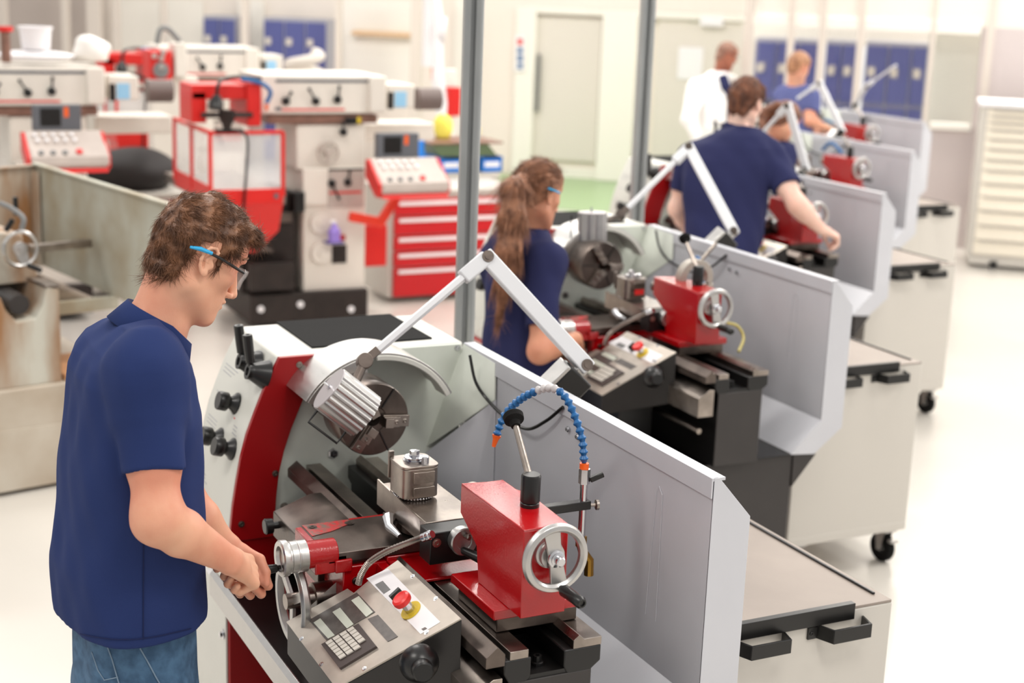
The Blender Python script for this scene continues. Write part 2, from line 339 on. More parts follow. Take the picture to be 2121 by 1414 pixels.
def chuckparts(L):
    c = Vector((.165, SY, SZ))
    ch = MB().rev((-.002, SY, SZ), (1, 0, 0), [(.075, 0), (.075, .10), (.07, .105), (.07, .165), (.093, .167), (.096, .172), (.096, .284), (.093, .2885), (.035, .2885), (.033, .286), (.018, .286), (.018, .25), (0, .25)], 48).build('chuck', 'dsteel', L)
    for i in range(3):
        a = math.radians(90+25+120*i)
        d = Vector((0, math.cos(a), math.sin(a))); t = Vector((1, 0, 0)).cross(d); C = Vector((.289, SY, SZ))
        m = MB(); m.bar(C+d*.02+Vector((.006, 0, 0)), C+d*.092+Vector((.006, 0, 0)), .030, .012, (1, 0, 0)); m.bar(C+d*.018+Vector((.016, 0, 0)), C+d*.062+Vector((.016, 0, 0)), .026, .018, (1, 0, 0)); m.bar(C+d*.018+Vector((.03, 0, 0)), C+d*.04+Vector((.03, 0, 0)), .024, .016, (1, 0, 0))
        bolt(m, C+d*.052+Vector((.024, 0, 0)), (1, 0, 0), .005, .004); bolt(m, C+d*.08+Vector((.012, 0, 0)), (1, 0, 0), .005, .004)
        m.build('jaw', 'steel', ch, bevel=.0015)
        g = MB(); e = d*math.cos(1.05)+t*math.sin(1.05); g.bar(C+e*.036, C+e*.095, .003, .003, (1, 0, 0)); g.build('slot', 'black', ch)
    # curved aluminium guard over the chuck
    gc = Vector((0, -.325, 1.097)); u = Vector((0, 1, 0))
    g = MB().rsolid(gc, (1, 0, 0), u, [(.232, .0), (.238, .0), (.238, .17), (.232, .17)], 40, math.radians(28), math.radians(148))
    g.rsolid(gc, (1, 0, 0), u, [(.165, .166), (.232, .166), (.232, .172), (.165, .172)], 24, math.radians(100), math.radians(148))
    g.build('chuck_guard', 'brushed', L, bevel=.001)
    MB().rsolid(gc, (1, 0, 0), u, [(.218, .10), (.232, .10), (.232, .173), (.218, .173)], 30, math.radians(28), math.radians(92)).build('guard_lip', 'white', L, bevel=.002)
def splash(L, wing=True):
    g = MB()
    t = .003
    g.prism([(.0, 0, 1.296), (0, t, 1.296), (0, t, .783), (0, -.12, .672), (0, -.1225, .672), (0, 0, .786)], (1.252, 0, 0))
    g.prism([(0, -.006, 1.3), (0, .028, 1.3), (0, .028, 1.293), (0, -.002, 1.293), (0, -.002, 1.255), (0, -.006, 1.255)], (1.252, 0, 0))       # folded top lip
    # end flange with chamfered top, following the section
    g.prism([(1.249, 0, 1.3), (1.249, .012, 1.3), (1.249, .098, 1.204), (1.249, .098, .749), (1.249, -.019, .66), (1.249, -.123, .669), (1.249, -.0, .783)], (.004, 0, 0))
    # left end: chamfered corner sheets
    g.prism([(0.0, -.115, .99), (.004, -.115, .99), (.21, -.004, 1.19), (.212, -.004, .80), (.2, -.1, .75), (0, -.115, .8)], (0, .003, 0))
    o = g.build('splash_guard', 'guard', L, bevel=.0015)
    MB().prism([(-.008, -.115, 1.0), (-.002, -.006, 1.296), (.205, -.007, 1.29), (.21, -.007, 1.19)], (0.002, .003, .0)).build('corner_sheet', 'pale', o)
    screws(o, 'chrome', [(Q(948, 720, 'x', 0), (1, 0, 0), .006), ((.62, -.004, 1.225), (0, -1, 0), .005), ((.67, -.004, 1.22), (0, -1, 0), .005)])
    MB().tube([(1.02, -.002, .90), (1.035, -.002, 1.20), (1.045, -.002, 1.215), (1.06, -.002, 1.20), (1.065, -.002, .9)], .0007, 6).build('stamped_seam', 'guard', o)
    return o
def stand(L):
    # pedestal under the headstock, lower front panel, tray, right pedestal
    hb = MB().box((-.375, -.685, .05), (.0, -.02, .80)).build('left_pedestal', 'red2', L, bevel=.003)
    MB().box((-.37, -.692, .06), (-.012, -.685, .79)).build('front_panel', 'white', hb, bevel=.002)
    MB().box((-.375, -.6945, .79), (.002, -.685, .80)).build('red_edge', 'red', hb)
    s = MB(); s.box((-.33, -.6935, .64), (-.14, -.692, .77)); s.build('warning_sticker', 'papr', hb)
    s = MB(); s.prism([(-.27, -.6945, .66), (-.17, -.6945, .66), (-.22, -.6945, .75)], (0, .001, 0)); s.build('yellow_triangle', 'yellow', hb)
    MB().rev((-.03, -.692, .52), (0, -1, 0), [(.014, 0), (.014, .004), (.008, .006), (.008, .012), (0, .012)], 16).build('latch', 'chrome', hb)
    tr = MB(); y0 = -.735
    tr.box((0, y0, .664), (1.25, -.12, .669)); tr.box((0, y0, .664), (.004, -.12, .70))
    tr.build('chip_tray', 'tray', L, bevel=.001)
    MB().prism([(0, y0-.003, .655), (0, y0+.006, .655), (0, y0+.012, .725), (0, y0+.007, .728), (0, y0-.003, .715)], (1.25, 0, 0)).build('tray_lip', 'alu', L, bevel=.001)
    MB().box((.9, -.60, .05), (1.235, -.10, .663)).build('right_pedestal', 'char', L, bevel=.004)
    MB().prism([(1.0, -.10, .66), (1.0, -.0, .655), (1.0, -.098, .54)], (.24, 0, 0)).build('tray_bracket', 'char', L)
    MB().box((0, -.55, .10), (.9, -.52, .663)).build('lower_panel', 'char', L)
def bedparts(L):
    b = MB().prism([(.02, -.475, .669), (.02, -.475, .93), (.02, -.49, .955), (.02, -.49, .985), (.02, -.43, .985), (.02, -.43, .94), (.02, -.445, .93), (.02, -.445, .72), (.02, -.345, .72), (.02, -.345, .93), (.02, -.355, .95), (.02, -.355, .985), (.02, -.27, .985), (.02, -.27, .95), (.02, -.29, .935), (.02, -.29, .669)], (1.261, 0, 0)).build('bed', 'blackp', L, bevel=.003)
    MB().prism([(.03, -.53, .975), (.03, -.53, .998), (.03, -.505, 1.018), (.03, -.488, 1.000), (.03, -.488, .975)], (1.25, 0, 0)).build('v_rail', 'dsteel', b, bevel=.001)
    MB().box((.03, -.478, .985), (1.281, -.437, 1.003)).build('flat_rail', 'steel', b, bevel=.001)
    MB().prism([(.03, -.335, .985), (.03, -.335, 1.003), (.03, -.322, 1.014), (.03, -.31, 1.003), (.03, -.27, 1.003), (.03, -.27, .985)], (1.251, 0, 0)).build('rear_rail', 'steel', b, bevel=.001)
    MB().box((1.255, -.474, .672), (1.2815, -.291, .935)).build('end_plate', 'char', b, bevel=.002)
    m = MB(); m.box((1.10, -.445, .93), (1.278, -.345, .945)); bolt(m, (1.24, -.395, .945), (0, 0, 1), .009, .02)
    m.build('end_bridge', 'blackp', b)
    for x in (.3, .5, .7, .9): pass
    MB().prism([(.96, -.557, .858), (.96, -.557, .925), (.96, -.515, .952), (.96, -.495, .952), (.96, -.495, .858)], (.325, 0, 0)).build('leadscrew_cover', 'steel', L, bevel=.001)
    s = MB(); s.cyl((.0, -.53, .88), (.97, -.53, .88), .011); s.cyl((.0, -.53, .80), (1.26, -.53, .80), .010); s.build('feed_shafts', 'steel', L)
    # steady block / change lever box beside the headstock
    g = MB(); g.prism([(.30, -.655, .92), (.30, -.655, .985), (.30, -.56, 1.02), (.30, -.53, 1.02), (.30, -.53, .92)], (.34, 0, 0)); g.build('saddle_wing', 'dsteel', L, bevel=.002)
    MB().rev((.345, -.655, .965), (0, -1, 0), [(.009, 0), (.009, .015), (.019, .017), (.02, .034), (.017, .037), (0, .037)], 18).build('lock_knob', 'black', L)
def carriage(L):
    dx = 0
    c = MB()
    c.box((.50, -.640, .93), (.765, -.535, 1.010)); c.box((.50, -.535, 1.002), (.765, -.26, 1.020)); c.box((.50, -.640, .70), (.765, -.55, .93)); c.box((.50, -.43, .945), (.765, -.36, 1.004)); c.box((.765, -.56, .955), (.93, -.535, 1.008)); c.box((.765, -.43, .96), (.93, -.36, 1.004)); c.box((.765, -.535, 1.004), (.90, -.26, 1.012))
    cr = c.build('carriage', 'red', L, bevel=.003)
    screws(cr, 'steel', [(p, (1, 0, 0), .006, .004) for p in ((.766, -.61, .975), (.93, -.545, .985), (.93, -.40, .985))])
    w = Vector((.69, -.640, .915))
    k = MB().rev(w, (0, -1, 0), [(.034, 0), (.034, .045), (.026, .047), (.026, .07), (.018, .072), (.018, .11), (0, .11)], 32).build('feed_dial', 'steel', cr)
    hw = MB().rsolid(w+Vector((0, -.085, 0)), (0, -1, 0), (1, 0, 0), [(.082, 0), (.092, -.006), (.1, 0), (.102, .012), (.096, .018), (.085, .016)], 48)
    for i in range(3):
        a = 2.1*i+.5; d = Vector((math.cos(a), 0, math.sin(a))); hw.bar(w+d*.012+Vector((0, -.092, 0)), w+d*.086+Vector((0, -.092, 0)), .022, .008, (0, 1, 0))
    hw.build('apron_handwheel', 'alu', cr, bevel=.001)
    # cross slide
    s = MB(); s.box((.575, -.675, 1.022), (.765, -.27, 1.046)); s.box((.60, -.66, 1.008), (.74, -.27, 1.024)); s.build('cross_slide', 'dsteel', cr, bevel=.002)
    MB().prism([(.5765, -.673, 1.0465), (.65, -.673, 1.0465), (.635, -.62, 1.0465), (.60, -.56, 1.0465), (.5765, -.56, 1.0465)], (0, 0, .0012)).build('red_patch', mat('worn red paint', sr(190, 30, 36), .35, var=.4, vs=90, col2=sr(110, 90, 80)), cr)
    screws(cr, 'dsteel', [((.597, -.655, 1.0475), (0, 0, 1), .008, .002), ((.60, -.565, 1.0475), (0, 0, 1), .008, .002)], 'oil_cup')
    MB().box((.575, -.69, .985), (.70, -.641, 1.044)).build('front_block', 'red', cr, bevel=.003)
    kb = MB(); kb.cyl((.737, -.72, 1.04), (.737, -.65, 1.04), .031, seg=28); kb.box((.70, -.705, 1.0), (.765, -.63, 1.04)); kb.box((.735, -.66, 1.0), (.772, -.62, 1.03)); kb.build('crank_bracket', 'red', cr, bevel=.003)
    p = Vector((.737, -.720, 1.040))
    MB().rev(p, (0, -1, 0), [(.036, 0), (.036, .018), (.037, .019), (.037, .021), (.036, .022), (.036, .036), (.034, .037), (.034, .040), (.040, .042), (.041, .046), (.041, .056), (.038, .059), (.028, .058), (.026, .050), (0, .050)], 40).build('cross_feed_dial', 'brushed', cr)
    # the crank grip the young man turns
    MB().rev(p+Vector((-.012, -.052, -.026)), (.02, -1, .0), [(.006, 0), (.006, .006), (.0095, .01), (.0115, .05), (.011, .062), (.007, .066), (0, .066)], 16).build('crank_grip', 'black', cr)
    # degree scale block and bright clamp
    t = MB(); t.box((.62, -.49, 1.046), (.70, -.36, 1.072)); t.rev((.70, -.42, 1.05), (0, 0, 1), [(.058, 0), (.058, .018), (.05, .02), (0, .02)], 30); t.build('swivel_base', 'dsteel', cr, bevel=.002)
    q = MB(); q.tube([(.685, -.50, 1.08), (.73, -.515, 1.075), (.79, -.515, 1.075)], [.016, .011, .006], 10); q.build('clamp_lever', 'chrome', cr)
    cp = MB(); cp.box((.585, -.485, 1.10), (.865, -.355, 1.13)); cp.box((.60, -.455, 1.07), (.86, -.385, 1.10))
    cp = cp.build('compound_slide', 'steel', cr, bevel=.0015)
    MB().prism([(.58, -.489, 1.078), (.865, -.489, 1.078), (.865, -.489, 1.128), (.58, -.489, 1.14)], (0, .004, 0)).build('scale_plate', 'steel', cp)
    MB().box((.865, -.50, 1.055), (.925, -.345, 1.128)).build('end_block', 'blackp', cp, bevel=.002)
    screws(cp, 'steel', [((.925, -.485, 1.105), (1, 0, 0), .007, .004), ((.925, -.365, 1.105), (1, 0, 0), .007, .004)])
    d = Vector((.926, -.43, 1.108))
    k = MB().rev(d, (1, 0, 0), [(.030, 0), (.030, .012), (.031, .013), (.0315, .022), (.029, .025), (.018, .024), (.017, .021), (0, .021)], 36).build('compound_dial', 'alu', cp)
    MB().rev(d+Vector((.022, .004, .014)), (1, 0, .1), [(.0065, 0), (.0065, .018), (.004, .02), (0, .02)], 12).build('peg', 'steel', k)
    MB().rev(d+Vector((.02, -.002, -.02)), (.75, .42, -.12), [(.008, 0), (.0085, .004), (.012, .05), (.0115, .062), (.007, .066), (.006, .062), (0, .062)], 16).build('handle', 'black', k)
    return cr
def rrect(cx, cy, hx, hy, r, n=5):
    P = []
    for (sx, sy, a) in ((1, 1, 0), (-1, 1, 90), (-1, -1, 180), (1, -1, 270)):
        for i in range(n+1):
            t = math.radians(a+90*i/n); P.append((cx+sx*(hx-r)+r*math.cos(t), cy+sy*(hy-r)+r*math.sin(t)))
    return P
def toolpost(L):
    x, y, z = .685, -.44, 1.131
    P = rrect(x, y, .047, .045, .018)
    P = [(a, b) for a, b in P]
    t = MB().prism([(a, b, z+.006) for a, b in P], (0, 0, .07)).build('tool_post', 'steel', L, bevel=.0015)
    MB().prism([(x+(a-x)*1.02, y+(b-y)*1.02, z+.0765) for a, b in P], (0, 0, .006)).build('top_plate', 'steel', t, bevel=.001)
    m = MB(); m.rev((x, y, z+.0825), (0, 0, 1), [(.026, 0), (.026, .003), (.02, .0035), (.02, .007), (.024, .0075), (.024, .010), (.013, .011), (.013, .013)], 28); m.rev((x, y, z+.0955), (0, 0, 1), [(.0115, 0), (.0115, .011), (.006, .013), (0, .013)], 6); m.build('clamp_nut', 'chrome', t)
    MB().rev((x+.036, y+.012, z+.0825), (0, 0, 1), [(.009, 0), (.009, .018), (.007, .02), (0, .02)], 8).build('cam_pin', 'chrome', t)
    m = MB(); m.box((x+.0465, y-.022, z+.012), (x+.0535, y+.030, z+.034)); m.box((x+.0465, y-.022, z+.044), (x+.0535, y+.030, z+.070)); m.build('holder_jaw', 'steel', t, bevel=.001)
    m = MB(); m.box((x-.054, y-.044, z+.03), (x-.047, y-.03, z+.095)); m.build('stop_lug', 'steel', t, bevel=.002)
    m = MB()
    for i in range(22):
        a = -2.6+i*.16; m.sph((x+math.cos(a)*.046, y+math.sin(a)*.046, z+.003), .003, 6)
    m.build('indexing_teeth', 'chrome', t)
    MB().rev((x, y, z-.0005), (0, 0, 1), [(.042, 0), (.042, .0065)], 30).build('spacer_disc', 'dsteel', t)
def tailstock(L, dx=0., lever=True):
    X = lambda l: [(a+dx, b, c) for a, b, c in l]
    # overhanging body, side profile in x-z
    side = [(.955, 1.243), (.955, 1.18), (1.04, 1.135), (1.055, 1.058), (1.255, 1.058), (1.255, 1.243)]
    b = MB(); b.prism(X([(a, -.445, c) for a, c in side]), (0, .10, 0)); b.prism(X([(.955, -.445, 1.2425), (1.255, -.445, 1.2425), (1.255, -.345, 1.2425), (1.06, -.335, 1.2425), (.965, -.385, 1.2425)]), (0, 0, .004))
    b.prism(X([(.985, -.478, 1.037), (1.202, -.478, 1.037), (1.202, -.478, 1.058), (.99, -.478, 1.058)]), (0, .205, 0))
    ts = b.build('tailstock', 'red', L, bevel=.004)
    MB().prism(X([(1.0, -.465, 1.004), (1.19, -.465, 1.004), (1.19, -.465, 1.0365), (1.0, -.465, 1.0365)]), (0, .185, 0)).build('sole_plate', 'dsteel', ts, bevel=.002)
    MB().rev((1.10+dx, -.415, 1.058), (0, 0, 1), [(.014, 0), (.014, .002), (.009, .003), (.009, .009), (0, .009)], 12).build('clamp_bolt', 'steel', ts)
    MB().rev((.956+dx, SY, SZ), (-1, 0, 0), [(.026, 0), (.026, .075), (.022, .08), (.012, .08), (.011, .06), (0, .06)], 28).build('quill', 'steel', ts)
    c = Vector((1.288+dx, SY-.006, SZ))
    MB().rev((1.255+dx, c.y, c.z), (1, 0, 0), [(.030, 0), (.030, .01), (.026, .012), (.026, .025), (0, .025)], 28).build('quill_collar', 'alu', ts)
    hw = MB().rsolid(c, (1, 0, 0), (0, 1, 0), [(.054, -.004), (.060, -.010), (.069, -.008), (.0725, 0), (.069, .009), (.060, .011), (.054, .005)], 48)
    for a in (1.75, 1.75+PI):
        d = Vector((0, math.cos(a), math.sin(a))); t = Vector((1, 0, 0)).cross(d)
        hw.prism([c+d*.0-t*.013+Vector((-.004, 0, 0)), c+d*.0+t*.013+Vector((-.004, 0, 0)), c+d*.057+t*.018+Vector((-.004, 0, 0)), c+d*.057-t*.018+Vector((-.004, 0, 0))], (.008, 0, 0))
    hw = hw.build('handwheel', 'alu', ts, bevel=.001)
    MB().rev(c+Vector((.002, 0, 0)), (1, 0, 0), [(.018, 0), (.018, .006), (.014, .008), (.014, .012), (.010, .013), (.010, .024), (.008, .026), (.0, .026)], 20).build('hub_nut', 'chrome', hw)
    p = c+Vector((.008, .012, -.063))
    MB().rev(p, (1, .10, -.05), [(.007, 0), (.008, .004), (.0125, .012), (.0115, .05), (.0125, .07), (.009, .076), (.006, .076), (.006, .073), (0, .073)], 16).build('crank_grip', 'black', hw)
    q = Vector((1.135+dx, -.372, 1.2465))
    k = MB().rev(q, (.03, 0, 1), [(.020, 0), (.020, .008), (.018, .01), (.0205, .012), (.0205, .066), (.018, .07), (0, .07)], 24).build('clamp_boss', 'black', ts)
    if lever:
        e = Vector((1.0+dx, -.345, 1.385)); s = q+Vector((-.005, .0, .058))
        MB().cyl(s, e, .0075, .0065).build('clamp_lever', 'steel', ts)
        n = (e-s).normalized()
        MB().rev(e-n*.012, n, [(.010, 0), (.012, .012), (.0215, .018), (.0225, .030), (.019, .034), (0, .035)], 24).build('lever_knob', 'matte', ts)
    return ts
def ctlbox(L, dx=0.):
    # sloping control panel bolted to the apron; A front-left, B front-right, C rear-right, D rear-left of the plate
    A, Dd, Bv, C = (Vector(p) for p in ((.70, -.752, .87), (.825, -.53, 1.022), (1.035, -.752, .866), (1.165, -.53, 1.028)))
    A = Vector((.735, -.755, .882)); Bv = Vector((1.055, -.755, .882)); C = Vector((1.175, -.535, 1.035)); Dd = Vector((.845, -.535, 1.035))
    X = (Bv-A).normalized(); Yv = (Dd-A).dot(X); U = (C-Bv); Ux = U.dot(X)
    A = Vector(Q(595, 1290, 'y', -.755)); A.z = .874; C = Vector(Q(957, 1283, 'y', -.54)); 
    X = Vector((1, 0, 0)); V = Vector((0, C.y-A.y, C.z-A.z)); w = V.length; V.normalize(); N = X.cross(V).normalized()
    Lx = C.x-A.x
    # in-plane coordinates measured on the photograph
    def ip(u, v):
        d = Vector(ray(u, v)); o = Vector(CAM)-Vector(O(0)); t = (A-o).dot(N)/d.dot(N); P = o+d*t-A
        return (P.x, P.dot(V))
    def P3(a, b, h=0.): return A+X*(a+dx)+V*b+N*h
    pts = [ip(595, 1290), ip(722, 1221), ip(735, 1230), ip(764, 1206), ip(826, 1162), ip(957, 1283), ip(698, 1427)]
    under = [P3(a, b) for a, b in pts]
    body = MB(); lo = [Vector((p.x, p.y, p.z)) for p in under]
    a_ = [body.bm.verts.new(p) for p in lo]; b_ = [body.bm.verts.new((p.x, p.y, .80 if p.y < -.65 else .86)) for p in lo]
    body._f(a_); body._f(b_[::-1])
    for i in range(len(a_)): j = (i+1) % len(a_); body._f([a_[i], b_[i], b_[j], a_[j]])
    body = body.build('control_box', mat('dark box paint', sr(32, 29, 28), .42, var=.1, vs=10), L, bevel=.002)
    MB().prism([P3(-.0015, .012, -.006), P3(-.0015, V.dot(under[1]-A)-.004, -.006), (A.x+dx-.0015, under[1].y, .87), (A.x+dx-.0015, A.y+.004, .805)], (.001, 0, 0)).build('light_side', 'cart', body)
    MB().prism([p+N*.0005 for p in under], N*.004).build('control_plate', 'panel', body, bevel=.0006)
    def patch(name, m, uv, h=.0055, th=.0012, par=body):
        return MB().prism([P3(*ip(u, v), h=h-.001) for u, v in uv], N*th).build(name, m, par)
    patch('display_frame', 'dlcd', [(643, 1287), (742, 1230), (780, 1270), (679, 1329)])
    patch('display_window', 'lcd', [(653, 1293), (667, 1284), (697, 1319), (683, 1326)], .0066)
    patch('display_window', 'lcd', [(692, 1271), (708, 1262), (736, 1296), (722, 1305)], .0066)
    patch('display_window', 'lcd', [(731, 1247), (747, 1238), (776, 1271), (762, 1281)], .0066)
    kp = patch('keypad', 'keyb', [(671, 1340), (748, 1297), (785, 1344), (709, 1390)], .0055, .006)
    o0, ox, oy = (681, 1340), ((732, 1310)[0]-681, 1310-1340), (715-681, 1375-1340)
    e0 = Vector(ip(680, 1339)); e1 = Vector(ip(739, 1304)); e2 = Vector(ip(711, 1374))
    for i in range(4):
        for j in range(6):
            if i == 3 and j == 5: continue
            c = e0+(e1-e0)*(i+.5)/4+(e2-e0)*(j+.5)/6*1.0; du = (e1-e0)/4*.42; dv = (e2-e0)/6*.4
            MB().prism([P3(*(c-du-dv), h=.0115), P3(*(c+du-dv), h=.0115), P3(*(c+du+dv), h=.0115), P3(*(c-du+dv), h=.0115)], N*.003).build('key', 'key', kp)
    patch('membrane_buttons', 'dlcd', [(764, 1285), (786, 1276), (827, 1321), (806, 1332)])
    patch('white_label', 'papr', [(762, 1201), (806, 1180), (915, 1291), (874, 1316)], .0056, .0008)
    patch('label_print', 'dlcd', [(876, 1306), (884, 1302), (888, 1305), (880, 1309)], .0064, .0008)
    patch('label_window', 'sgrey', [(780, 1214), (796, 1206), (812, 1224), (798, 1233)], .0064, .0008)
    c = P3(*ip(855, 1268), h=.006)
    MB().rev(c, N, [(.0235, 0), (.0235, .003), (.014, .0035)], 28).build('yellow_collar', 'yellow', body)
    es = MB().rev(c+N*.003, N, [(.011, 0), (.011, .024)], 20).build('emergency_stop_stem', 'chrome', body)
    MB().rev(c+N*.026, N, [(.012, 0), (.0195, .003), (.021, .008), (.020, .015), (.015, .0175), (.013, .0165), (0, .0165)], 28).build('emergency_stop', 'estop', es)
    c = P3(*ip(832, 1244), h=.006)
    s = MB(); s.rev(c, N, [(.012, 0), (.012, .012), (.0, .012)], 16); s.bar(c+N*.012+V*.014, c+N*.012-V*.014, .010, .022, N); s.build('selector_switch', 'black', body, bevel=.001)
    screws(body, 'chrome', [(P3(*ip(u, v), h=.0045), N, .004, .002) for u, v in ((627, 1325), (668, 1378), (757, 1387), (886, 1312), (905, 1242), (857, 1196))])
    # big black knob under the plate, on the end face
    e = P3(*ip(870, 1360), h=0); q = Vector((e.x+.02, -.66, .845))
    q = Vector(Q(868, 1372, 'x', A.x+Lx)); q.x += dx
    MB().rev(q, (1, -.25, .1), [(.040, 0), (.040, .006), (.030, .028), (.022, .034), (.021, .055), (.018, .058), (0, .058)], 28).build('clutch_knob', 'black', body)
    MB().box((.90+dx, -.70, .70), (1.085+dx, -.56, .865)).build('apron_box', 'blackp', body, bevel=.006)
    return body
def hosepts(P, n=60):     # Catmull-Rom
    P = [Vector(p) for p in P]; P = [2*P[0]-P[1]]+P+[2*P[-1]-P[-2]]; out = []
    segs = len(P)-3
    for s in range(segs):
        for i in range(n//segs):
            t = i/(n//segs); a, b, c, d = P[s:s+4]
            out.append(.5*((2*b)+(c-a)*t+(2*a-5*b+4*c-d)*t*t+(3*b-a-3*c+d)*t**3))
    out.append(P[-2]); return out
def segmented_hose(name, pts, L, r=.0085, pitch=.0145, m='blue', cr=None):
    pts = hosepts(pts, 120); acc = 0; S = [pts[0]]
    for a, b in zip(pts, pts[1:]):
        acc += (b-a).length
        if acc >= pitch: S.append(b); acc = 0
    k = MB(); c = MB(); k2 = MB()
    for i, (a, b) in enumerate(zip(S, S[1:])):
        n = b-a; l = n.length*1.12; tgt = c if (cr and cr[0] <= i/len(S) < cr[1]) else (k2 if cr and i/len(S) >= cr[1] else k)
        tgt.rev(a, n, [(r*.62, 0), (r*.72, l*.15), (r*.8, l*.3), (r*1.18, l*.5), (r*1.2, l*.62), (r*.85, l*.85), (r*.62, l)], 12)
    o = k.build(name, m, L)
    if cr: c.build('clear_links', 'clearp', o); k2.build('hose_end', m, o)
    else: c.bm.free()
    return o, S
def coolant(L, full=True):
    A_, E_ = Q(1209, 960, 'y', -.15), Q(1144, 803, 'y', -.2)
    yb = -.15
    P = [Q(1210, 958, 'y', -.15), Q(1205, 905, 'y', -.155), Q(1186, 850, 'y', -.165), Q(1165, 815, 'y', -.175), Q(1135, 803, 'y', -.19), Q(1085, 822, 'y', -.215), Q(1048, 856, 'y', -.235), Q(1031, 893, 'y', -.25), Q(1028, 914, 'y', -.255)]
    h, S = segmented_hose('coolant_hose', P, L, cr=(.40, .53))
    n = S[-1]-S[-2]
    MB().rev(S[-1], n, [(.011, 0), (.010, .004), (.007, .01), (.0045, .028), (.003, .028), (0, .026)], 14).build('orange_nozzle', 'orange', h)
    a = Vector(Q(1210, 966, 'y', -.15)); MB().rev(a-Vector((0, 0, .004)), (0, 0, 1), [(.0105, 0), (.0105, .012)], 16).build('orange_collar', 'orange', h)
    a = Vector((.968, -.15, a.z-.004)); pz = 1.09
    p = MB(); p.cyl((a.x, a.y, a.z), (a.x, a.y, a.z-.034), .013, seg=6); p.cyl((a.x, a.y, a.z-.034), (a.x, a.y, a.z-.045), .009)
    p.cyl((a.x, a.y, a.z-.045), (a.x, a.y, pz), .0085); p = p.build('coolant_pipe', 'chrome', L)
    v = MB(); v.bar((a.x+.004, a.y+.012, a.z-.026), (a.x+.01, a.y+.042, a.z-.014), .012, .012); v.build('valve_lever', 'black', p, bevel=.002)
    q = MB(); q.cyl((a.x, a.y, pz), (a.x, a.y, pz-.024), .0125, seg=6); q.tube([(a.x, a.y, pz-.02), (a.x+.002, a.y+.006, pz-.04), (a.x+.012, a.y+.016, pz-.055), (a.x+.014, a.y+.016, pz-.09)], .011, 10); q.build('brass_fitting', 'brass', p)
    c = MB(); c.box((a.x-.011, -.345, 1.155), (a.x+.011, -.135, 1.175)); c.build('clamp_arm', 'black', p, bevel=.002)
    MB().rev((a.x+.006, a.y+.014, 1.164), (0.2, 1, 0), [(.004, 0), (.004, .012), (.012, .014), (.012, .02), (0, .02)], 12).build('thumb_screw', 'steel', p)
    # wires along the guard
    def on(u, v):
        y = -.05
        for _ in range(12): p = Q(u, v, 'y', y); y = .5*y+.5*min(-.014, -.122+.508*p[0])
        return p
    w = hosepts([on(973, 735), on(985, 790), on(1010, 828), Q(1045, 862, 'y', -.02), Q(1090, 888, 'y', -.025), Q(1130, 872, 'y', -.02), Q(1166, 843, 'y', -.01)], 60)
    MB().tube(w, .0045, 8).build('black_cable', 'black', L)
def armored(L):
    P = hosepts([(.885, -.515, 1.07), (.872, -.545, 1.08), (.855, -.59, 1.065), (.84, -.635, 1.03), (.83, -.665, .98), (.825, -.67, .93)], 90)
    P = hosepts([Q(884, 1110, 'y', -.53), Q(850, 1122, 'y', -.55), Q(800, 1142, 'y', -.585), Q(765, 1165, 'y', -.61), Q(748, 1190, 'y', -.625), Q(742, 1210, 'y', -.63)], 90)
    r = [.0078 if i % 2 else .0062 for i in range(len(P))]
    o = MB().tube(P, r, 10).build('armoured_conduit', 'steel', L, smooth=60)
    n = P[0]-P[1]
    MB().rev(P[0]-n.normalized()*.012, n, [(.0095, 0), (.0095, .01), (.008, .012), (.0105, .014), (.0105, .022), (.008, .024), (.008, .03)], 14).build('conduit_fitting', 'chrome', o)
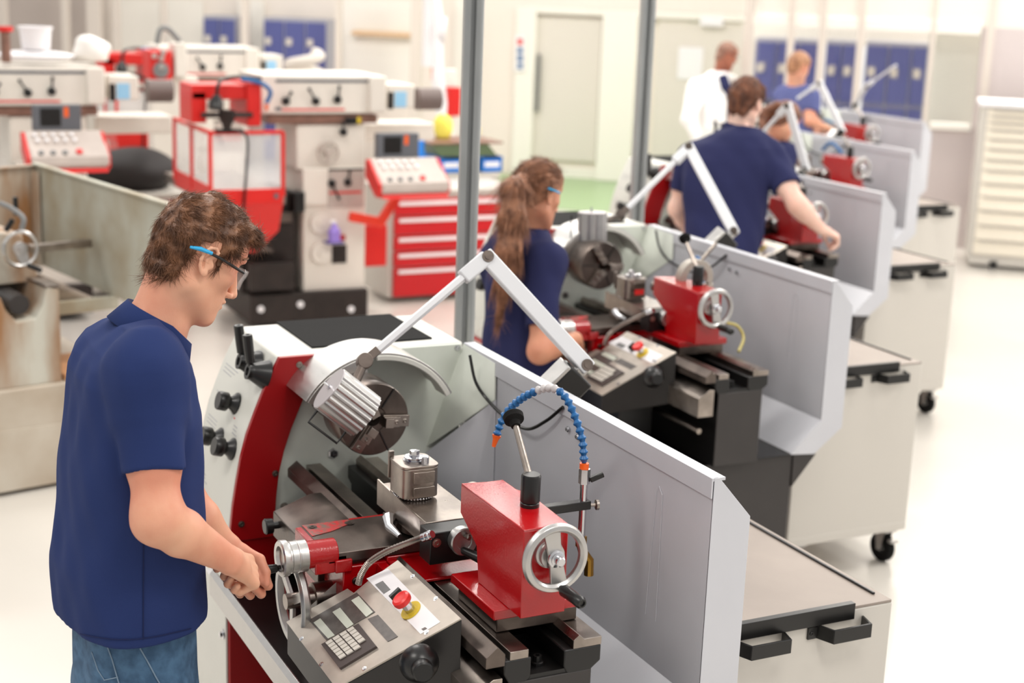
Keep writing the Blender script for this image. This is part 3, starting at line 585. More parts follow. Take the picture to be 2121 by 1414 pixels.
def lamp(L, base, elbow, joint, cdir, can=True, tip=None):
    b, e, j = Vector(base), Vector(elbow), Vector(joint)
    dd = Vector((-.2, -.66, -.72)).normalized(); cc = Vector(b)
    lb = MB().bar(cc+dd*.025, cc+dd*.150, .06, .085, (0, dd.z, -dd.y)).build('lamp_base', 'black', L, bevel=.006)
    s = MB(); pp_ = Vector((0, dd.z, -dd.y)).normalized(); pp_ = pp_ if pp_.y < 0 else -pp_
    s.bar(cc+dd*.03+pp_*.048, cc+dd*.115+pp_*.048, .064, .012, pp_); s.bar(cc+dd*.03, b-dd*.004, .02, .03, pp_); s.build('bracket', 'alu', lb, bevel=.003)
    n = Vector((0, -1, 0)); pv = (j-e).cross(b-e); pv = pv.normalized() if pv.length > 1e-4 else n
    if pv.y > 0: pv = -pv
    a1 = MB().bar(b+(b-e).normalized()*.012, e+(e-b).normalized()*.012, .026, .043, (b-e).cross(pv)).build('lower_arm', 'arm', lb, bevel=.004)
    MB().cyl(b-pv*.017, b+pv*.017, .0155).cyl(b-pv*.019, b+pv*.019, .009).build('pivot_screw', 'dsteel', lb); MB().cyl(e-pv*.018, e+pv*.018, .0155).cyl(e-pv*.02, e+pv*.02, .009).build('pivot_screw', 'dsteel', lb)
    d = (j-e).normalized(); st = e-d*.0
    MB().bar(st, st+d*.085, .030, .040, d.cross(pv)).build('knuckle', 'arm', lb, bevel=.005)
    up_ = MB().cyl(st+d*.07, j, .0115, seg=6).build('upper_arm', 'arm', lb)
    if can:
        cdv = Vector(cdir).normalized(); kk = MB(); kk.cyl(j-pv*.018, j+pv*.018, .02); kk.bar(j-d*.045, j+d*.002, .024, .022, d.cross(pv)); c0 = j+tip if tip else j
        hd = Vector(tip) if tip else Vector((0, 0, -.05)); kk.cyl(j, j+hd*.5, .012); kk.build('lamp_joint', 'dsteel', lb, bevel=.002)
        c = j+hd; u = cdv.orthogonal().normalized(); w = cdv.cross(u)
        prof = []
        R_ = MB(); nf = 22; pts = []
        for i in range(nf*4):
            a = 2*PI*i/(nf*4); r = .060 if i % 4 in (0, 1) else .0565; pts.append(c-cdv*.055+(u*math.cos(a)+w*math.sin(a))*r)
        hb = R_.prism(pts, cdv*.115).build('lamp_head', 'alu', lb, bevel=0, smooth=12)
        MB().rev(c-cdv*.0552, -cdv, [(.0585, 0), (.0575, .002), (0, .002)], 36).build('end_cap', mat('lilac grey cap', sr(186, 180, 182), .4, .5), hb)
        t = MB(); t.rev(c-cdv*.057+u*.005, -cdv, [(.008, 0), (.008, .004), (.004, .005), (.003, .02), (0, .02)], 10); t.build('toggle_switch', 'chrome', hb)
        side = (Vector((0, -.6, -.8))-cdv*Vector((0, -.6, -.8)).dot(cdv)).normalized()
        q = [c-cdv*.045+side*.058, c-cdv*.045+side*.095, c+cdv*.045+side*.095, c+cdv*.045+side*.058]
        MB().tube(q, .0035, 6).build('cage_handle', 'black', hb)
    return lb
def sphere_pt(u, v, k, c, R, far):      # point on the pixel ray at distance R from c
    d = Vector(ray(u, v)); o = Vector(CAM)-Vector(O(k)); b = d.dot(o-c)/d.dot(d); e = ((o-c).length_squared-R*R)/d.dot(d); D = b*b-e
    t = -b+(math.sqrt(max(D, 0)) if far else -math.sqrt(max(D, 0))); return o+d*t
def base_lathe(label):
    L = empty('metal_lathe', (POS[0][0], POS[0][1], 0), 0, label, 'lathe', 'metal lathes standing in a slanting row')
    headstock(L); chuckparts(L); splash(L); stand(L); bedparts(L)
    return L
labels = ['nearest metal lathe, worked by the young man in safety glasses in the foreground', 'second metal lathe, behind the foreground one, worked by the woman with the long ponytail',
 'third metal lathe, its tailstock reached by the man seen from behind', 'fourth metal lathe in the slanting row, blurred, behind the man seen from behind', 'farthest metal lathe with a raised white lamp, in front of the blue lockers']
PROTO = base_lathe(labels[0]); LATHES = [PROTO]
for k in range(1, 5):
    c = clone(PROTO); c.location = (POS[k][0], POS[k][1], 0); c['label'] = labels[k]; LATHES.append(c)
TX = [0, -.182, -.058, -.047, -.179]
CX = [0, -.08, .03, 0, 0]
t0 = len(bpy.data.objects)
carriage(PROTO); toolpost(PROTO); ctlbox(PROTO); coolant(PROTO); armored(PROTO)
parts = [o for o in kids(PROTO) if o.name.split('.')[0] in ('carriage', 'tool_post', 'control_box', 'coolant_hose', 'coolant_pipe', 'black_cable', 'armoured_conduit')]
for k in range(1, 5):
    for o in parts:
        b = o.name.split('.')[0]
        if k > 0 and b in ('coolant_hose', 'coolant_pipe'): continue
        c = clone(o, LATHES[k])
        if b not in ('black_cable',): c.location.x += CX[k]
tailstock(PROTO)
for k in range(1, 5): tailstock(LATHES[k], TX[k])
# second lathe: blue hose on the far side, yellow hose behind tailstock, steady rest
L2 = LATHES[1]
h, S = segmented_hose('coolant_hose', [Q(1455, 595, 'y', -.2, 1), Q(1466, 570, 'y', -.2, 1), Q(1458, 548, 'y', -.2, 1), Q(1438, 530, 'y', -.2, 1)], L2)
MB().rev(S[0], (0, 0, -1), [(.010, 0), (.010, .02)], 12).build('orange_collar', 'orange', h)
MB().tube(hosepts([Q(1505, 668, 'y', -.2, 1), Q(1528, 676, 'y', -.16, 1), Q(1540, 700, 'y', -.15, 1), Q(1530, 728, 'y', -.2, 1)], 30), .006, 8).build('yellow_hose', mat('yellow hose', sr(196, 184, 110), .4), L2)
tp2 = [o for o in kids(L2) if o.name.startswith('tool_post')][0]; MB().box((.7395, -.455, 1.155), (.741, -.415, 1.175)).build('red_label', 'estop', tp2)
sr_ = MB(); c = Vector((.86, SY+.06, SZ+.06))
sr_.rsolid(c, (1, 0, 0), (0, 1, 0), [(.045, -.02), (.07, -.02), (.07, .02), (.045, .02)], 30, -.3, PI+.3); sr_.prism([(c.x-.02, c.y-.085, 1.07), (c.x-.02, c.y+.085, 1.07), (c.x-.02, c.y+.072, c.z-.02), (c.x-.02, c.y+.045, c.z-.03), (c.x-.02, c.y, c.z-.055), (c.x-.02, c.y-.045, c.z-.03), (c.x-.02, c.y-.072, c.z-.02)], (.04, 0, 0))
st_ = sr_.build('steady_rest', mat('beige grey casting', sr(176, 168, 158), .45, .3), L2, bevel=.002)
MB().cyl((c.x-.02, c.y+.02, c.z+.04), (c.x-.02, c.y+.1, c.z+.12), .007).build('rest_finger', 'steel', st_)
MB().cyl((.55, c.y+.1, 1.18), (.84, c.y+.05, 1.18), .008).build('support_rod', 'steel', L2)
h3, _ = segmented_hose('coolant_hose', [Q(1745, 318, 'y', -.2, 3), Q(1722, 296, 'y', -.2, 3), Q(1702, 312, 'y', -.2, 3)], LATHES[3], r=.012, pitch=.03)
h4, _ = segmented_hose('coolant_hose', [Q(1736, 264, 'y', -.2, 4), Q(1715, 250, 'y', -.2, 4), Q(1700, 252, 'y', -.2, 4)], LATHES[4], r=.012, pitch=.03)
# lamps, each in its own pose
b0 = Vector(Q(1213, 757, 'y', .14)); e0 = Vector(AT(1008, 533, 3.88, 0)); j0 = Vector(AT(755, 748, 3.76, 0))
cd0 = (Vector(AT(750, 858, 3.70, 0))-Vector(AT(690, 812, 3.67, 0))).normalized()
lamp(PROTO, b0, e0, j0, cd0, tip=(Vector(AT(718, 832, 3.70, 0))-j0))
b1 = Vector(Q(1520, 480, 'y', .14, 1)); e1 = Vector(Q(1427, 306, 'y', .10, 1)); j1 = Vector(AT(1285, 446, 6.22, 1))
lamp(L2, b1, e1, j1, (.05, 0, -1), tip=(Vector(AT(1227, 468, 6.10, 1))-j1))
b2 = Vector(Q(1670, 350, 'y', .14, 2)); e2 = Vector(Q(1632, 218, 'y', .055, 2)); j2 = Vector(Q(1552, 304, 'y', .0, 2))
lamp(LATHES[2], b2, e2, j2, (.3, -.4, -1), tip=Vector((-.05, -.1, -.08)))
b3 = Vector(Q(1745, 272, 'y', .14, 3)); e3 = Vector(Q(1698, 172, 'y', .055, 3)); j3 = Vector(Q(1652, 204, 'y', .0, 3))
lamp(LATHES[3], b3, e3, j3, (.3, -.4, -1), can=False)
b4 = Vector(Q(1765, 228, 'y', .14, 4)); e4 = Vector(Q(1795, 178, 'y', .055, 4)); j4 = Vector(Q(1856, 135, 'y', .05, 4))
lamp(LATHES[4], b4, e4, j4, (.3, -.4, -1), can=False)
# drawer carts parked behind the lathes
def cart(px, py, k, label, w=.60, dpt=.62, face=None, first=[None]):
    P = Vector(CAM)+Vector(ray(px, py))*((.865-2.3)/ray(px, py)[2])
    if first[0] is None:
        r = empty('tool_cart', (0, 0, 0), 0, label, 'cart', 'cream carts behind the lathes')
        b = MB().box((-dpt, -w, .155), (0, 0, .855)).build('body', 'cart', r, bevel=.004)
        MB().box((-.002, -w+.004, .152), (.003, -.004, .185)).build('bottom_rail', 'cart', b, bevel=.001)
        MB().box((-dpt+.02, -w+.004, .855), (-.0, -.004, .862)).build('top', 'carttop', r, bevel=.001)
        MB().box((-dpt+.02, -.03, .862), (-.04, -.022, .868)).build('edge_bead', 'black', r, bevel=.002); MB().box((-dpt+.02, -w+.09, .862), (-.03, -w+.097, .868)).build('edge_bead', 'black', r, bevel=.002)
        MB().box((-.006, -w+.0, .835), (.012, -.125, .876)).build('front_bar', 'black', r, bevel=.001)
        for y in (-.225, -.46):
            h = MB(); h.prism([(.002, y+.13, .835), (.002, y+.13, .80), (.048, y+.118, .80), (.048, y+.118, .835)], (0, .006, 0)); h.prism([(.002, y-.006, .835), (.002, y-.006, .80), (.048, y+.012, .80), (.048, y+.012, .835)], (0, .006, 0))
            h.box((.044, y+.012, .80), (.050, y+.124, .835)); bolt(h, (.0, y-.02, .815), (1, 0, 0), .006, .008); h.box((0, y-.03, .80), (.006, y+.0, .83))
            h.build('handle', 'black', r, bevel=.001)
        for (x, y) in ((-.06, -.06), (-.06, -w+.08), (-dpt+.08, -.06), (-dpt+.08, -w+.08)):
            c = MB(); c.rsolid((x, y-.018, .062), (0, 1, 0), (1, 0, 0), [(.024, .004), (.058, .002), (.0615, .008), (.0615, .03), (.058, .036), (.024, .034)], 28); c = c.build('caster', 'matte', r)
            f = MB(); f.box((x-.045, y-.03, .138), (x+.045, y+.03, .154)); f.prism([(x-.03, y-.022, .14), (x+.03, y-.022, .14), (x+.012, y-.022, .05), (x-.012, y-.022, .05)], (0, .003, 0)); f.prism([(x-.03, y+.021, .14), (x+.03, y+.021, .14), (x+.012, y+.021, .05), (x-.012, y+.021, .05)], (0, .003, 0)); f.cyl((x, y-.024, .062), (x, y+.026, .062), .012)
            f.build('fork', 'alu', c)
            MB().box((x+.05, y-.02, .10), (x+.075, y+.02, .112)).build('brake_pedal', 'alu', c, bevel=.002)
        first[0] = r; c = r
    else: c = clone(first[0]); c['label'] = label
    c.location = (P.x, P.y, 0); return c
cart(1850, 1238, 0, 'nearest cream tool cart with grey top behind the splash guard of the foreground lathe')
cart(1911, 748, 1, 'second cream cart in the row, with black caster wheels, behind the ponytailed woman\'s lathe')
cart(1981, 545, 2, 'third cream cart in the row, beside the splash guard of the third lathe')
cart(1990, 425, 3, 'farthest cream cart in the row, nearest the drawer cabinet against the right wall')
# galvanised posts beside the lathes
def post(k, px, py, wpx, label, off=.22):
    P = Q(px, py, 'y', off, k); r = empty('steel_post', (P[0]+O(k)[0], P[1]+O(k)[1], 0), math.radians(-20), label, 'post')
    w = .041
    # strut channel: open C section with lips
    s = [(-w, -w), (w, -w), (w, -w*.55), (w*.8, -w*.55), (w*.8, -w*.85), (-w*.85, -w*.85), (-w*.85, w*.1), (-w, w*.1)]
    MB().prism([(a, b, 0) for a, b in s], (0, 0, 4.2)).build('channel', 'galv', r, bevel=.001)
    MB().box((-w*.8, -w*.8, .0), (w*.62, w*.2, 4.2)).build('inner_channel', 'galv', r, bevel=.002)
    MB().cyl((w*1.02, w*.05, 0), (w*1.02, w*.05, 4.2), .0125, seg=16).build('conduit', 'galv', r)
    return r
post(0, 970, 690, 54, 'near galvanised steel post between the foreground lathe and the ponytailed woman', .16)
post(1, 1324, 445, 38, 'farther galvanised steel post behind the second lathe, left of the man seen from behind', .16)
# ---------------------------------------------------------------- milling machines and benches in the background
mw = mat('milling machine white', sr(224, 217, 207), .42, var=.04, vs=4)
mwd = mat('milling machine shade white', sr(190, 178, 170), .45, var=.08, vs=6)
mred = mat('milling machine red', sr(214, 30, 24), .38)
mor = mat('orange red enamel', sr(232, 60, 36), .4)
mdk = mat('dark machine iron', sr(46, 38, 35), .45, .3, var=.3, vs=9)
mbr = mat('brown oiled rail', sr(140, 104, 90), .4, .4, var=.2, vs=12)
mscr = mat('dark grey screen housing', sr(96, 98, 104), .45)
mclear = mat('scratched polycarbonate', (.86, .86, .88), .15, alpha=.3, spec=.6)
mgr = mat('green workbench tray', sr(96, 116, 84), .5)
mbin = mat('bright blue plastic', sr(40, 128, 220), .4)
myel = mat('yellow cloth', sr(238, 226, 96), .7)
def loc(r): return np.array(r.location)
def pq(u, v, x, r=None):
    P = Q(u, v, 'x', x, None); return P-(loc(r) if r else 0)
def pb(name, m, x0, y0, x1, y1, xf, d, r, bevel=.004, sub=None):
    c = [pq(a, b, xf, r) for a, b in ((x0, (y0+y1)/2), (x1, (y0+y1)/2), ((x0+x1)/2, y0), ((x0+x1)/2, y1))]
    lo = (c[0][0]-d, c[0][1], c[3][2]); hi = (c[0][0], c[1][1], c[2][2])
    return MB().box(lo, hi).build(name, m, sub or r, bevel)
def lever(r, par, u, v, u2, v2, xf, s=1.):
    a, b = Vector(pq(u, v, xf, r)), Vector(pq(u2, v2, xf+.03, r)); m = MB()
    m.rev(a, (1, 0, 0), [(.026*s, 0), (.026*s, .02), (.016*s, .03), (0, .03)], 16); m.cyl(a+Vector((.02, 0, 0)), b, .006*s); m.sph(b, .012*s, 10)
    return m.build('lever', 'black', par)
def disc(name, m, r, par, u, v, rad, xf, th=.03, ring=False):
    a = Vector(pq(u, v, xf, r)); o = MB()
    if ring:
        o.rsolid(a, (1, 0, 0), (0, 1, 0), [(rad*.86, .03), (rad*.93, .02), (rad, .03), (rad*.93, .045)], 32)
        for k in range(3):
            e = Vector((0, math.cos(k*2.1+.4), math.sin(k*2.1+.4))); o.bar(a+Vector((.03, 0, 0)), a+e*rad*.9+Vector((.032, 0, 0)), .016, .01, (1, 0, 0))
        o.rev(a, (1, 0, 0), [(rad*.22, 0), (rad*.22, .045), (0, .045)], 16)
    else: o.rev(a, (1, 0, 0), [(rad, 0), (rad, th*.7), (rad*.93, th), (rad*.3, th), (rad*.28, th*1.5), (0, th*1.5)], 30)
    return o.build(name, m, par)
def console(r, dy=0., s=None):
    """red control pendant with sloping keyboard and a screen, in machine coordinates"""
    P = lambda u, v, x: Vector(pq(u, v, x, r))
    x = -8.95
    a, b, c, d = P(768, 337, x-.08), P(885, 330, x-.08), P(930, 372, x+.12), P(806, 388, x+.12)
    z0 = (a.z+b.z)/2; z1 = (c.z+d.z)/2; y0, y1 = a.y, b.y+.06
    side = [(a.x-.05, z0+.01), (a.x, z0+.015), (c.x, z1+.0), (c.x+.005, z1-.06), (c.x-.06, z1-.09), (a.x-.05, z0-.10)]
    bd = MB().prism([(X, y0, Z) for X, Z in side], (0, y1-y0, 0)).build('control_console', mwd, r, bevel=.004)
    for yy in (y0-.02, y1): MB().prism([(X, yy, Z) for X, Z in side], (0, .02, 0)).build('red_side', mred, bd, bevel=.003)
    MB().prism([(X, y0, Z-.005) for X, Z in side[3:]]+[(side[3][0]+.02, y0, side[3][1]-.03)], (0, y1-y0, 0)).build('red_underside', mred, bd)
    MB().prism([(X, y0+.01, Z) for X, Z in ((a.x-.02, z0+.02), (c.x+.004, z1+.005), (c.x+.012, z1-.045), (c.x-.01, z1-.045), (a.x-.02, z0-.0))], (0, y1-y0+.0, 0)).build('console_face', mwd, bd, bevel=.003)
    N = (Vector((a.x, 0, z0))-Vector((c.x, 0, z1))).normalized(); nn = Vector((-N.z, 0, N.x)); nn = nn if nn.z > 0 else -nn
    k = MB()
    for i in range(5):
        for j in range(2):
            q = Vector((a.x+.04+j*.045, y0+.05+i*.055+.01*j, 0)); t = (q.x-a.x)/(c.x-a.x); q.z = z0+(z1-z0)*t+.02; MB().rev(q, nn, [(.013, 0), (.012, .012), (0, .014)], 12).build('button', 'papr', bd)
    q = Vector((c.x-.055, y0+.03, z1+.022+.0)); MB().prism([q+Vector((0, 0, 0)), q+Vector((0, .21, 0)), q+Vector((.05, .21, -.02)), q+Vector((.05, 0, -.02))], nn*.006).build('knob_strip', mscr, bd)
    for i in range(3): MB().rev(q+Vector((.025, .035+.07*i, -.004)), nn, [(.018, 0), (.016, .02), (0, .02)], 14).build('rotary_knob', 'sgrey', bd)
    MB().rev(q+Vector((.02, .26, 0)), nn, [(.02, 0), (.02, .02), (0, .022)], 16).build('stop_button', 'estop', bd)
    sc = pb('screen_housing', mscr, 782, 276, 868, 330, -9.06, .06, r, .006)
    pb('screen', 'black', 795, 283, 832, 318, -9.058, .004, r, 0, sc); pb('orange_mark', 'orange', 838, 280, 846, 300, -9.058, .004, r, 0, sc)
    return bd
def milling(label):
    r = empty('milling_machine', (-9.3, 3.3, 0), 0, label, 'milling machine', 'white milling machines along the back')
    hd = pb('overarm', mw, 541, 156, 772, 236, -9.3, .5, r, .01); pb('end_cover', mw, 766, 158, 801, 234, -9.27, .55, r, .012, hd)
    pb('top_groove', mscr, 571, 165, 763, 171, -9.297, .01, r, 0, hd); pb('red_stripe', mred, 584, 225, 714, 229, -9.297, .01, r, 0, hd); pb('dark_label', mscr, 570, 222, 583, 229, -9.297, .01, r, 0, hd)
    for u, v, a, b in ((591, 209, 603, 192), (653, 209, 641, 185), (698, 206, 703, 180)): lever(r, hd, u, v, a, b, -9.3)
    pb('slide_rail', mbr, 556, 238, 782, 256, -9.32, .4, r, .003)
    rb = MB(); pb('rail_stop', 'black', 716, 243, 741, 257, -9.3, .05, r); pb('yellow_cap', 'yellow', 739, 243, 748, 256, -9.3, .05, r)
    col = pb('column', mw, 614, 257, 757, 350, -9.34, .45, r, .01); pb('lower_column', mw, 628, 348, 757, 602, -9.3, .5, r, .01)
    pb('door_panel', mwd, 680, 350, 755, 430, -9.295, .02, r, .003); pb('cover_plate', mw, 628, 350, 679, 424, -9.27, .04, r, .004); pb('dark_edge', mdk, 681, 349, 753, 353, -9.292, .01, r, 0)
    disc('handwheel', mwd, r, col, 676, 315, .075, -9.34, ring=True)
    disc('graduated_dial', mw, r, col, 661, 461, .072, -9.3); disc('graduated_dial', mw, r, col, 663, 523, .072, -9.3)
    for u, v, a, b in ((710, 273, 710, 254), (686, 379, 702, 410), (719, 377, 725, 352)): lever(r, col, u, v, a, b, -9.3)
    pb('red_text_strip', mred, 682, 396, 748, 401, -9.294, .008, r, 0)
    pb('recess', mdk, 688, 507, 718, 545, -9.295, .01, r, 0); pb('red_valve', 'red', 703, 487, 716, 498, -9.27, .04, r)
    bs = pb('machine_base', mdk, 519, 605, 762, 664, -9.25, .75, r, .006)
    m = MB()
    for u, v in ((622, 630), (727, 640), (540, 640)): m.rev(Vector(pq(u, v, -9.25, r)), (1, 0, 0), [(.022, 0), (.022, .008), (.008, .01), (0, .01)], 14)
    m.build('levelling_screws', 'papr', bs)
    k = pb('knee', mdk, 500, 400, 614, 606, -9.35, .5, r, .01); pb('knee_slide', 'dsteel', 508, 440, 606, 462, -9.3, .06, r, .004, k); pb('knee_guard', mdk, 520, 545, 612, 602, -9.2, .1, r, .004, k)
    pb('coolant_pump', 'black', 610, 398, 632, 440, -9.25, .12, r, .006)
    m = MB(); a = Vector(pq(560, 520, -9.3, r)); m.cyl(a, a+Vector((.1, -.25, .08)), .03); m.build('feed_shaft', 'dsteel', k)
    # vertical head with red casting, spindle and hose
    vh = pb('vertical_head', mred, 512, 172, 541, 262, -9.12, .4, r, .008); pb('head_bridge', mred, 397, 176, 520, 206, -9.15, .3, r, .006, vh); pb('head_left', mred, 397, 190, 428, 255, -9.15, .3, r, .006, vh)
    m = MB(); a = Vector(pq(470, 238, -9.1, r)); m.cyl(a-Vector((0, .16, 0)), a+Vector((0, .16, 0)), .016); m.rev(a, (0, 0, -1), [(.05, -.03), (.05, .02), (.03, .06), (.02, .12), (0, .12)], 20); m.build('spindle', mdk, vh)
    m = MB(); a = Vector(pq(448, 212, -9.05, r)); m.rev(a, (.3, -.2, -1), [(.025, -.04), (.045, 0), (.045, .04), (0, .04)], 16); m.tube(hosepts([a, a+Vector((0, .02, .12)), Vector(pq(485, 160, -9.2, r)), Vector(pq(540, 162, -9.3, r))], 20), .012, 8); m.build('work_light', 'black', vh)
    m = MB(); m.tube(hosepts([Vector(pq(500, 163, -9.1, r)), Vector(pq(540, 172, -9.1, r)), Vector(pq(560, 190, -9.1, r)), Vector(pq(552, 214, -9.1, r))], 24), .014, 8); h = m.build('coolant_hose', 'blue', vh)
    a = Vector(pq(552, 216, -9.1, r)); MB().cyl(a, a-Vector((0, 0, .04)), .014, .006).build('orange_nozzle', 'orange', h)
    # splash enclosure: red frame with clear panes
    xf = -8.9; A = Vector(pq(435, 275, xf, r)); B = Vector(pq(586, 268, xf, r)); zb = pq(500, 392, xf, r)[2]; zt = A.z; Dv = Vector(Q(311, 246, 'z', zt, None)-loc(r)); L_ = min(Dv.x, A.x-.5)
    fr = MB(); th = .022
    def fbar(p, q, w=th): fr.bar(p, q, w, w, (0, 0, 1) if abs((Vector(q)-Vector(p)).z) < .1 else (1, 0, 0))
    y0, y1 = A.y, B.y
    for x_, y_ in ((A.x, y0), (A.x, y1), (L_, y0), ((A.x+L_)/2, y0)): fbar((x_, y_, zb-.05), (x_, y_, zt))
    fbar((A.x, y0, zt), (A.x, y1, zt)); fbar((L_, y0, zt), (A.x, y0, zt)); fbar((L_, y0, zt), (L_, y0+.2, zt), .012)
    en = fr.build('splash_enclosure', mred, r, bevel=.002)
    MB().box((A.x-.006, y0, zb-.05), (A.x-.002, y1, zt)).build('clear_pane', mclear, en); MB().box((L_, y0+.001, zb-.05), (A.x, y0+.004, zt)).build('clear_pane', mclear, en)
    MB().box((L_-.3, y0, zb-.1), (A.x, y1+.02, zb-.04)).build('work_table', 'steel', r, bevel=.004)
    sk = MB(); sk.box((A.x-.01, y0, zb-.09), (A.x+.012, y1+.0, zb+.0)); sk.prism([(A.x+.01, y0, zb-.09), (A.x+.01, y1, zb-.09), (A.x-.02, y1-.02, zb-.27), (A.x-.12, y1-.14, zb-.42), (A.x-.2, y0+.16, zb-.42), (A.x-.05, y0+.02, zb-.27)], (-.35, 0, 0))
    sk.prism([(A.x+.012, y0-.004, zb+.02), (A.x+.012, y0-.004, zb-.09), (L_, y0-.004, zb-.09), (L_, y0-.004, zb+.02)], (0, .01, 0)); sk.build('red_chip_pan', mred, r, bevel=.01)
    MB().box((A.x+.012, y1-.06, zb-.06), (A.x+.02, y1-.035, zb-.03)).build('latch', mscr, en)
    MB().tube(hosepts([(A.x+.01, y0+.08, zt+.01), (A.x+.03, y0+.21, zt-.01), (A.x+.03, y0+.215, zt-.2), (A.x+.02, y0+.19, zb-.2)], 24), .008, 6).build('black_cable', 'black', en)
    m = MB(); m.box((A.x-.01, y0+.03, zt+.002), (A.x+.022, y0+.2, zt+.022)); m.build('black_handle', 'black', en)
    # cross beam, motor and pendant
    pb('rear_beam', mw, 756, 256, 900, 292, -9.7, .3, r, .01); mo = pb('motor_box', mw, 803, 175, 859, 224, -9.35, .3, r, .01); pb('blue_label', mat('pale blue label', sr(150, 200, 232), .5), 818, 190, 842, 222, -9.345, .01, r, 0, mo); pb('dark_edge', 'black', 804, 191, 815, 226, -9.347, .01, r, 0, mo)
    a = Vector(pq(862, 205, -9.55, r)); MB().cyl(a, a+Vector((0, .17, 0)), .075, seg=24).build('motor', mat('warm grey motor', sr(110, 96, 92), .5), mo)
    pb('pendant_column', mred, 756, 466, 802, 552, -9.5, .2, r, .01)
    ar = MB(); p0, p1, p2 = (Vector(pq(u, v, -9.15, r)) for u, v in ((724, 448), (790, 460), (822, 405))); ar.bar(p0, p1, .05, .06); ar.bar(p1+Vector((0, -.02, -.02)), p2, .05, .06, (1, 0, 0)); ar.build('pendant_arm', mor, r, bevel=.005)
    return r
M2 = milling('milling machine in the middle with red splash enclosure, in front of the red drawer cabinet')
pre = M2
cons = console(M2)
M1 = clone(M2); M1.location = (-9.95, 1.62, 0); M1['label'] = 'milling machine at far left behind the rusty grey lathe guard'
M3 = clone(M2); M3.location = (-12.5, 3.42, 0); M3['label'] = 'rearmost milling machine, partly hidden behind the middle one'
for m_ in (M1, M3):
    for o in list(kids(m_)):
        b = o.name.split('.')[0]
        if b in ('control_console', 'screen_housing', 'pendant_arm', 'pendant_column') or (m_ is M1 and b in ('vertical_head', 'splash_enclosure', 'work_table', 'red_chip_pan', 'knee')):
            wipe(o)
def shifted_console(root, du, dv, dx=0., dy=0., dz=0.):
    olds = [o for o in kids(M2) if o.name.split('.')[0] in ('control_console', 'screen_housing')]
    for o in olds: c = clone(o, root); c.location = (dx, dy, dz)
# pendant of the left machine sits further from its column
t = Q(860, 372, 'x', -8.9, None)-loc(M2); w = Q(150, 318, 'x', -9.4, None)-loc(M1)
shifted_console(M1, 0, 0, *(w-t))
# ---- tool cabinet with red drawers
def toolcab(label, x, ya, yb, z1, drawers, w0=.04):
    r = empty('drawer_cabinet', (x, (ya+yb)/2, 0), 0, label, 'cabinet'); w = (yb-ya)/2
    b = MB().box((-.5, -w, .04), (-.0, w, z1)).build('cabinet_body', 'cart', r, bevel=.004); MB().box((-.51, -w-.01, z1), (.02, w+.01, z1+.03)).build('top', 'cart', r, bevel=.003)
    zt = z1-.03
    for h in drawers:
        d = MB().box((.001, -w+w0, zt-h+.006), (.022, w-.02, zt-.004)).build('drawer', mat('red drawer front', sr(206, 24, 32), .4), r, bevel=.002)
        if h > .05: MB().box((.022, -w+w0+.03, zt-.045), (.034, w-.05, zt-.018)).build('drawer_handle', 'papr', d, bevel=.002)
        zt -= h
    return r
toolcab('cabinet with red drawers and white handles standing left of the near steel post', -9.83, 3.94, 4.95, .78, [.12, .14, .115, .115, .22])
toolcab('low red drawer cabinet under the black bag, left of the red splash enclosure', -10.6, 2.02, 2.72, .70, [.12, .12, .12, .12])
def simple(name, m, lo, hi, label, cat, bevel=.006, group=None, **k): return tag(bx(name, m, lo, hi, None, bevel, **k), label, cat, group)
# black bag on that cabinet
def lump(name, m, c, s, label, cat, seed=1, amp=.18, parent=None):
    bm = bmesh.new(); bmesh.ops.create_icosphere(bm, subdivisions=4, radius=1); rs = np.random.RandomState(seed); K = rs.randn(8, 3)*2.4; ph = rs.rand(8)*6
    for v in bm.verts:
        p = np.array(v.co); d = sum(math.sin(K[i]@p+ph[i]) for i in range(8))/8*amp; q = p*(1+d); q[2] = max(q[2], -.75); v.co = (q[0]*s[0], q[1]*s[1], (q[2]+.75)*s[2])
    mb = MB(); mb.bm.free(); mb.bm = bm; o = mb.build(name, m, parent, smooth=80); o.location = c; return tag(o, label, cat) if not parent else o
lump('bag', mat('black cloth', sr(34, 28, 28), .7), (-10.85, 2.35, .731), (.26, .33, .16), 'crumpled black bag on the low red drawer cabinet', 'bag', 3)
# bucket, white sheet and stand on and beside the left machine
def pt(u, v, x): return Vector(Q(u, v, 'x', x, None))
z_ = 1.67
b_ = pt(74, 90, -10.2); o = MB().rev((0, 0, 0), (0, 0, 1), [(.085, 0), (.1, .13), (.108, .13), (.108, .145), (.1, .145), (.088, .01), (0, .01)], 28).build('bucket', 'papr'); o.location = (-10.15, pt(74, 90, -10.15).y, 1.742); tag(o, 'white plastic bucket on top of the milling machine at far left', 'bucket')
o = lump('cloth', 'papr', (-10.15, pt(70, 100, -10.15).y, 1.675), (.14, .26, .036), 'white folded cloth under the white bucket at far left', 'cloth', 5, .1)
o = lump('plastic_bag', mat('translucent wrapping', sr(232, 228, 222), .3), (-10.2, pt(176, 95, -10.2).y+.05, 1.675), (.13, .12, .09), 'crumpled translucent bag on the white machine beside the white cloth', 'bag', 9, .3)
r = empty('lever_stand', tuple(Vector((pt(12, 110, -9.95).x, pt(12, 110, -9.95).y, 1.672))), 0, 'dark brown upright with red cap at the far left edge', 'stand'); MB().cyl((0, 0, 0), (0, 0, .19), .03).build('post', mbr, r); MB().rev((0, 0, .19), (0, 0, 1), [(.05, 0), (.05, .03), (0, .03)], 16).build('cap', mred, r)
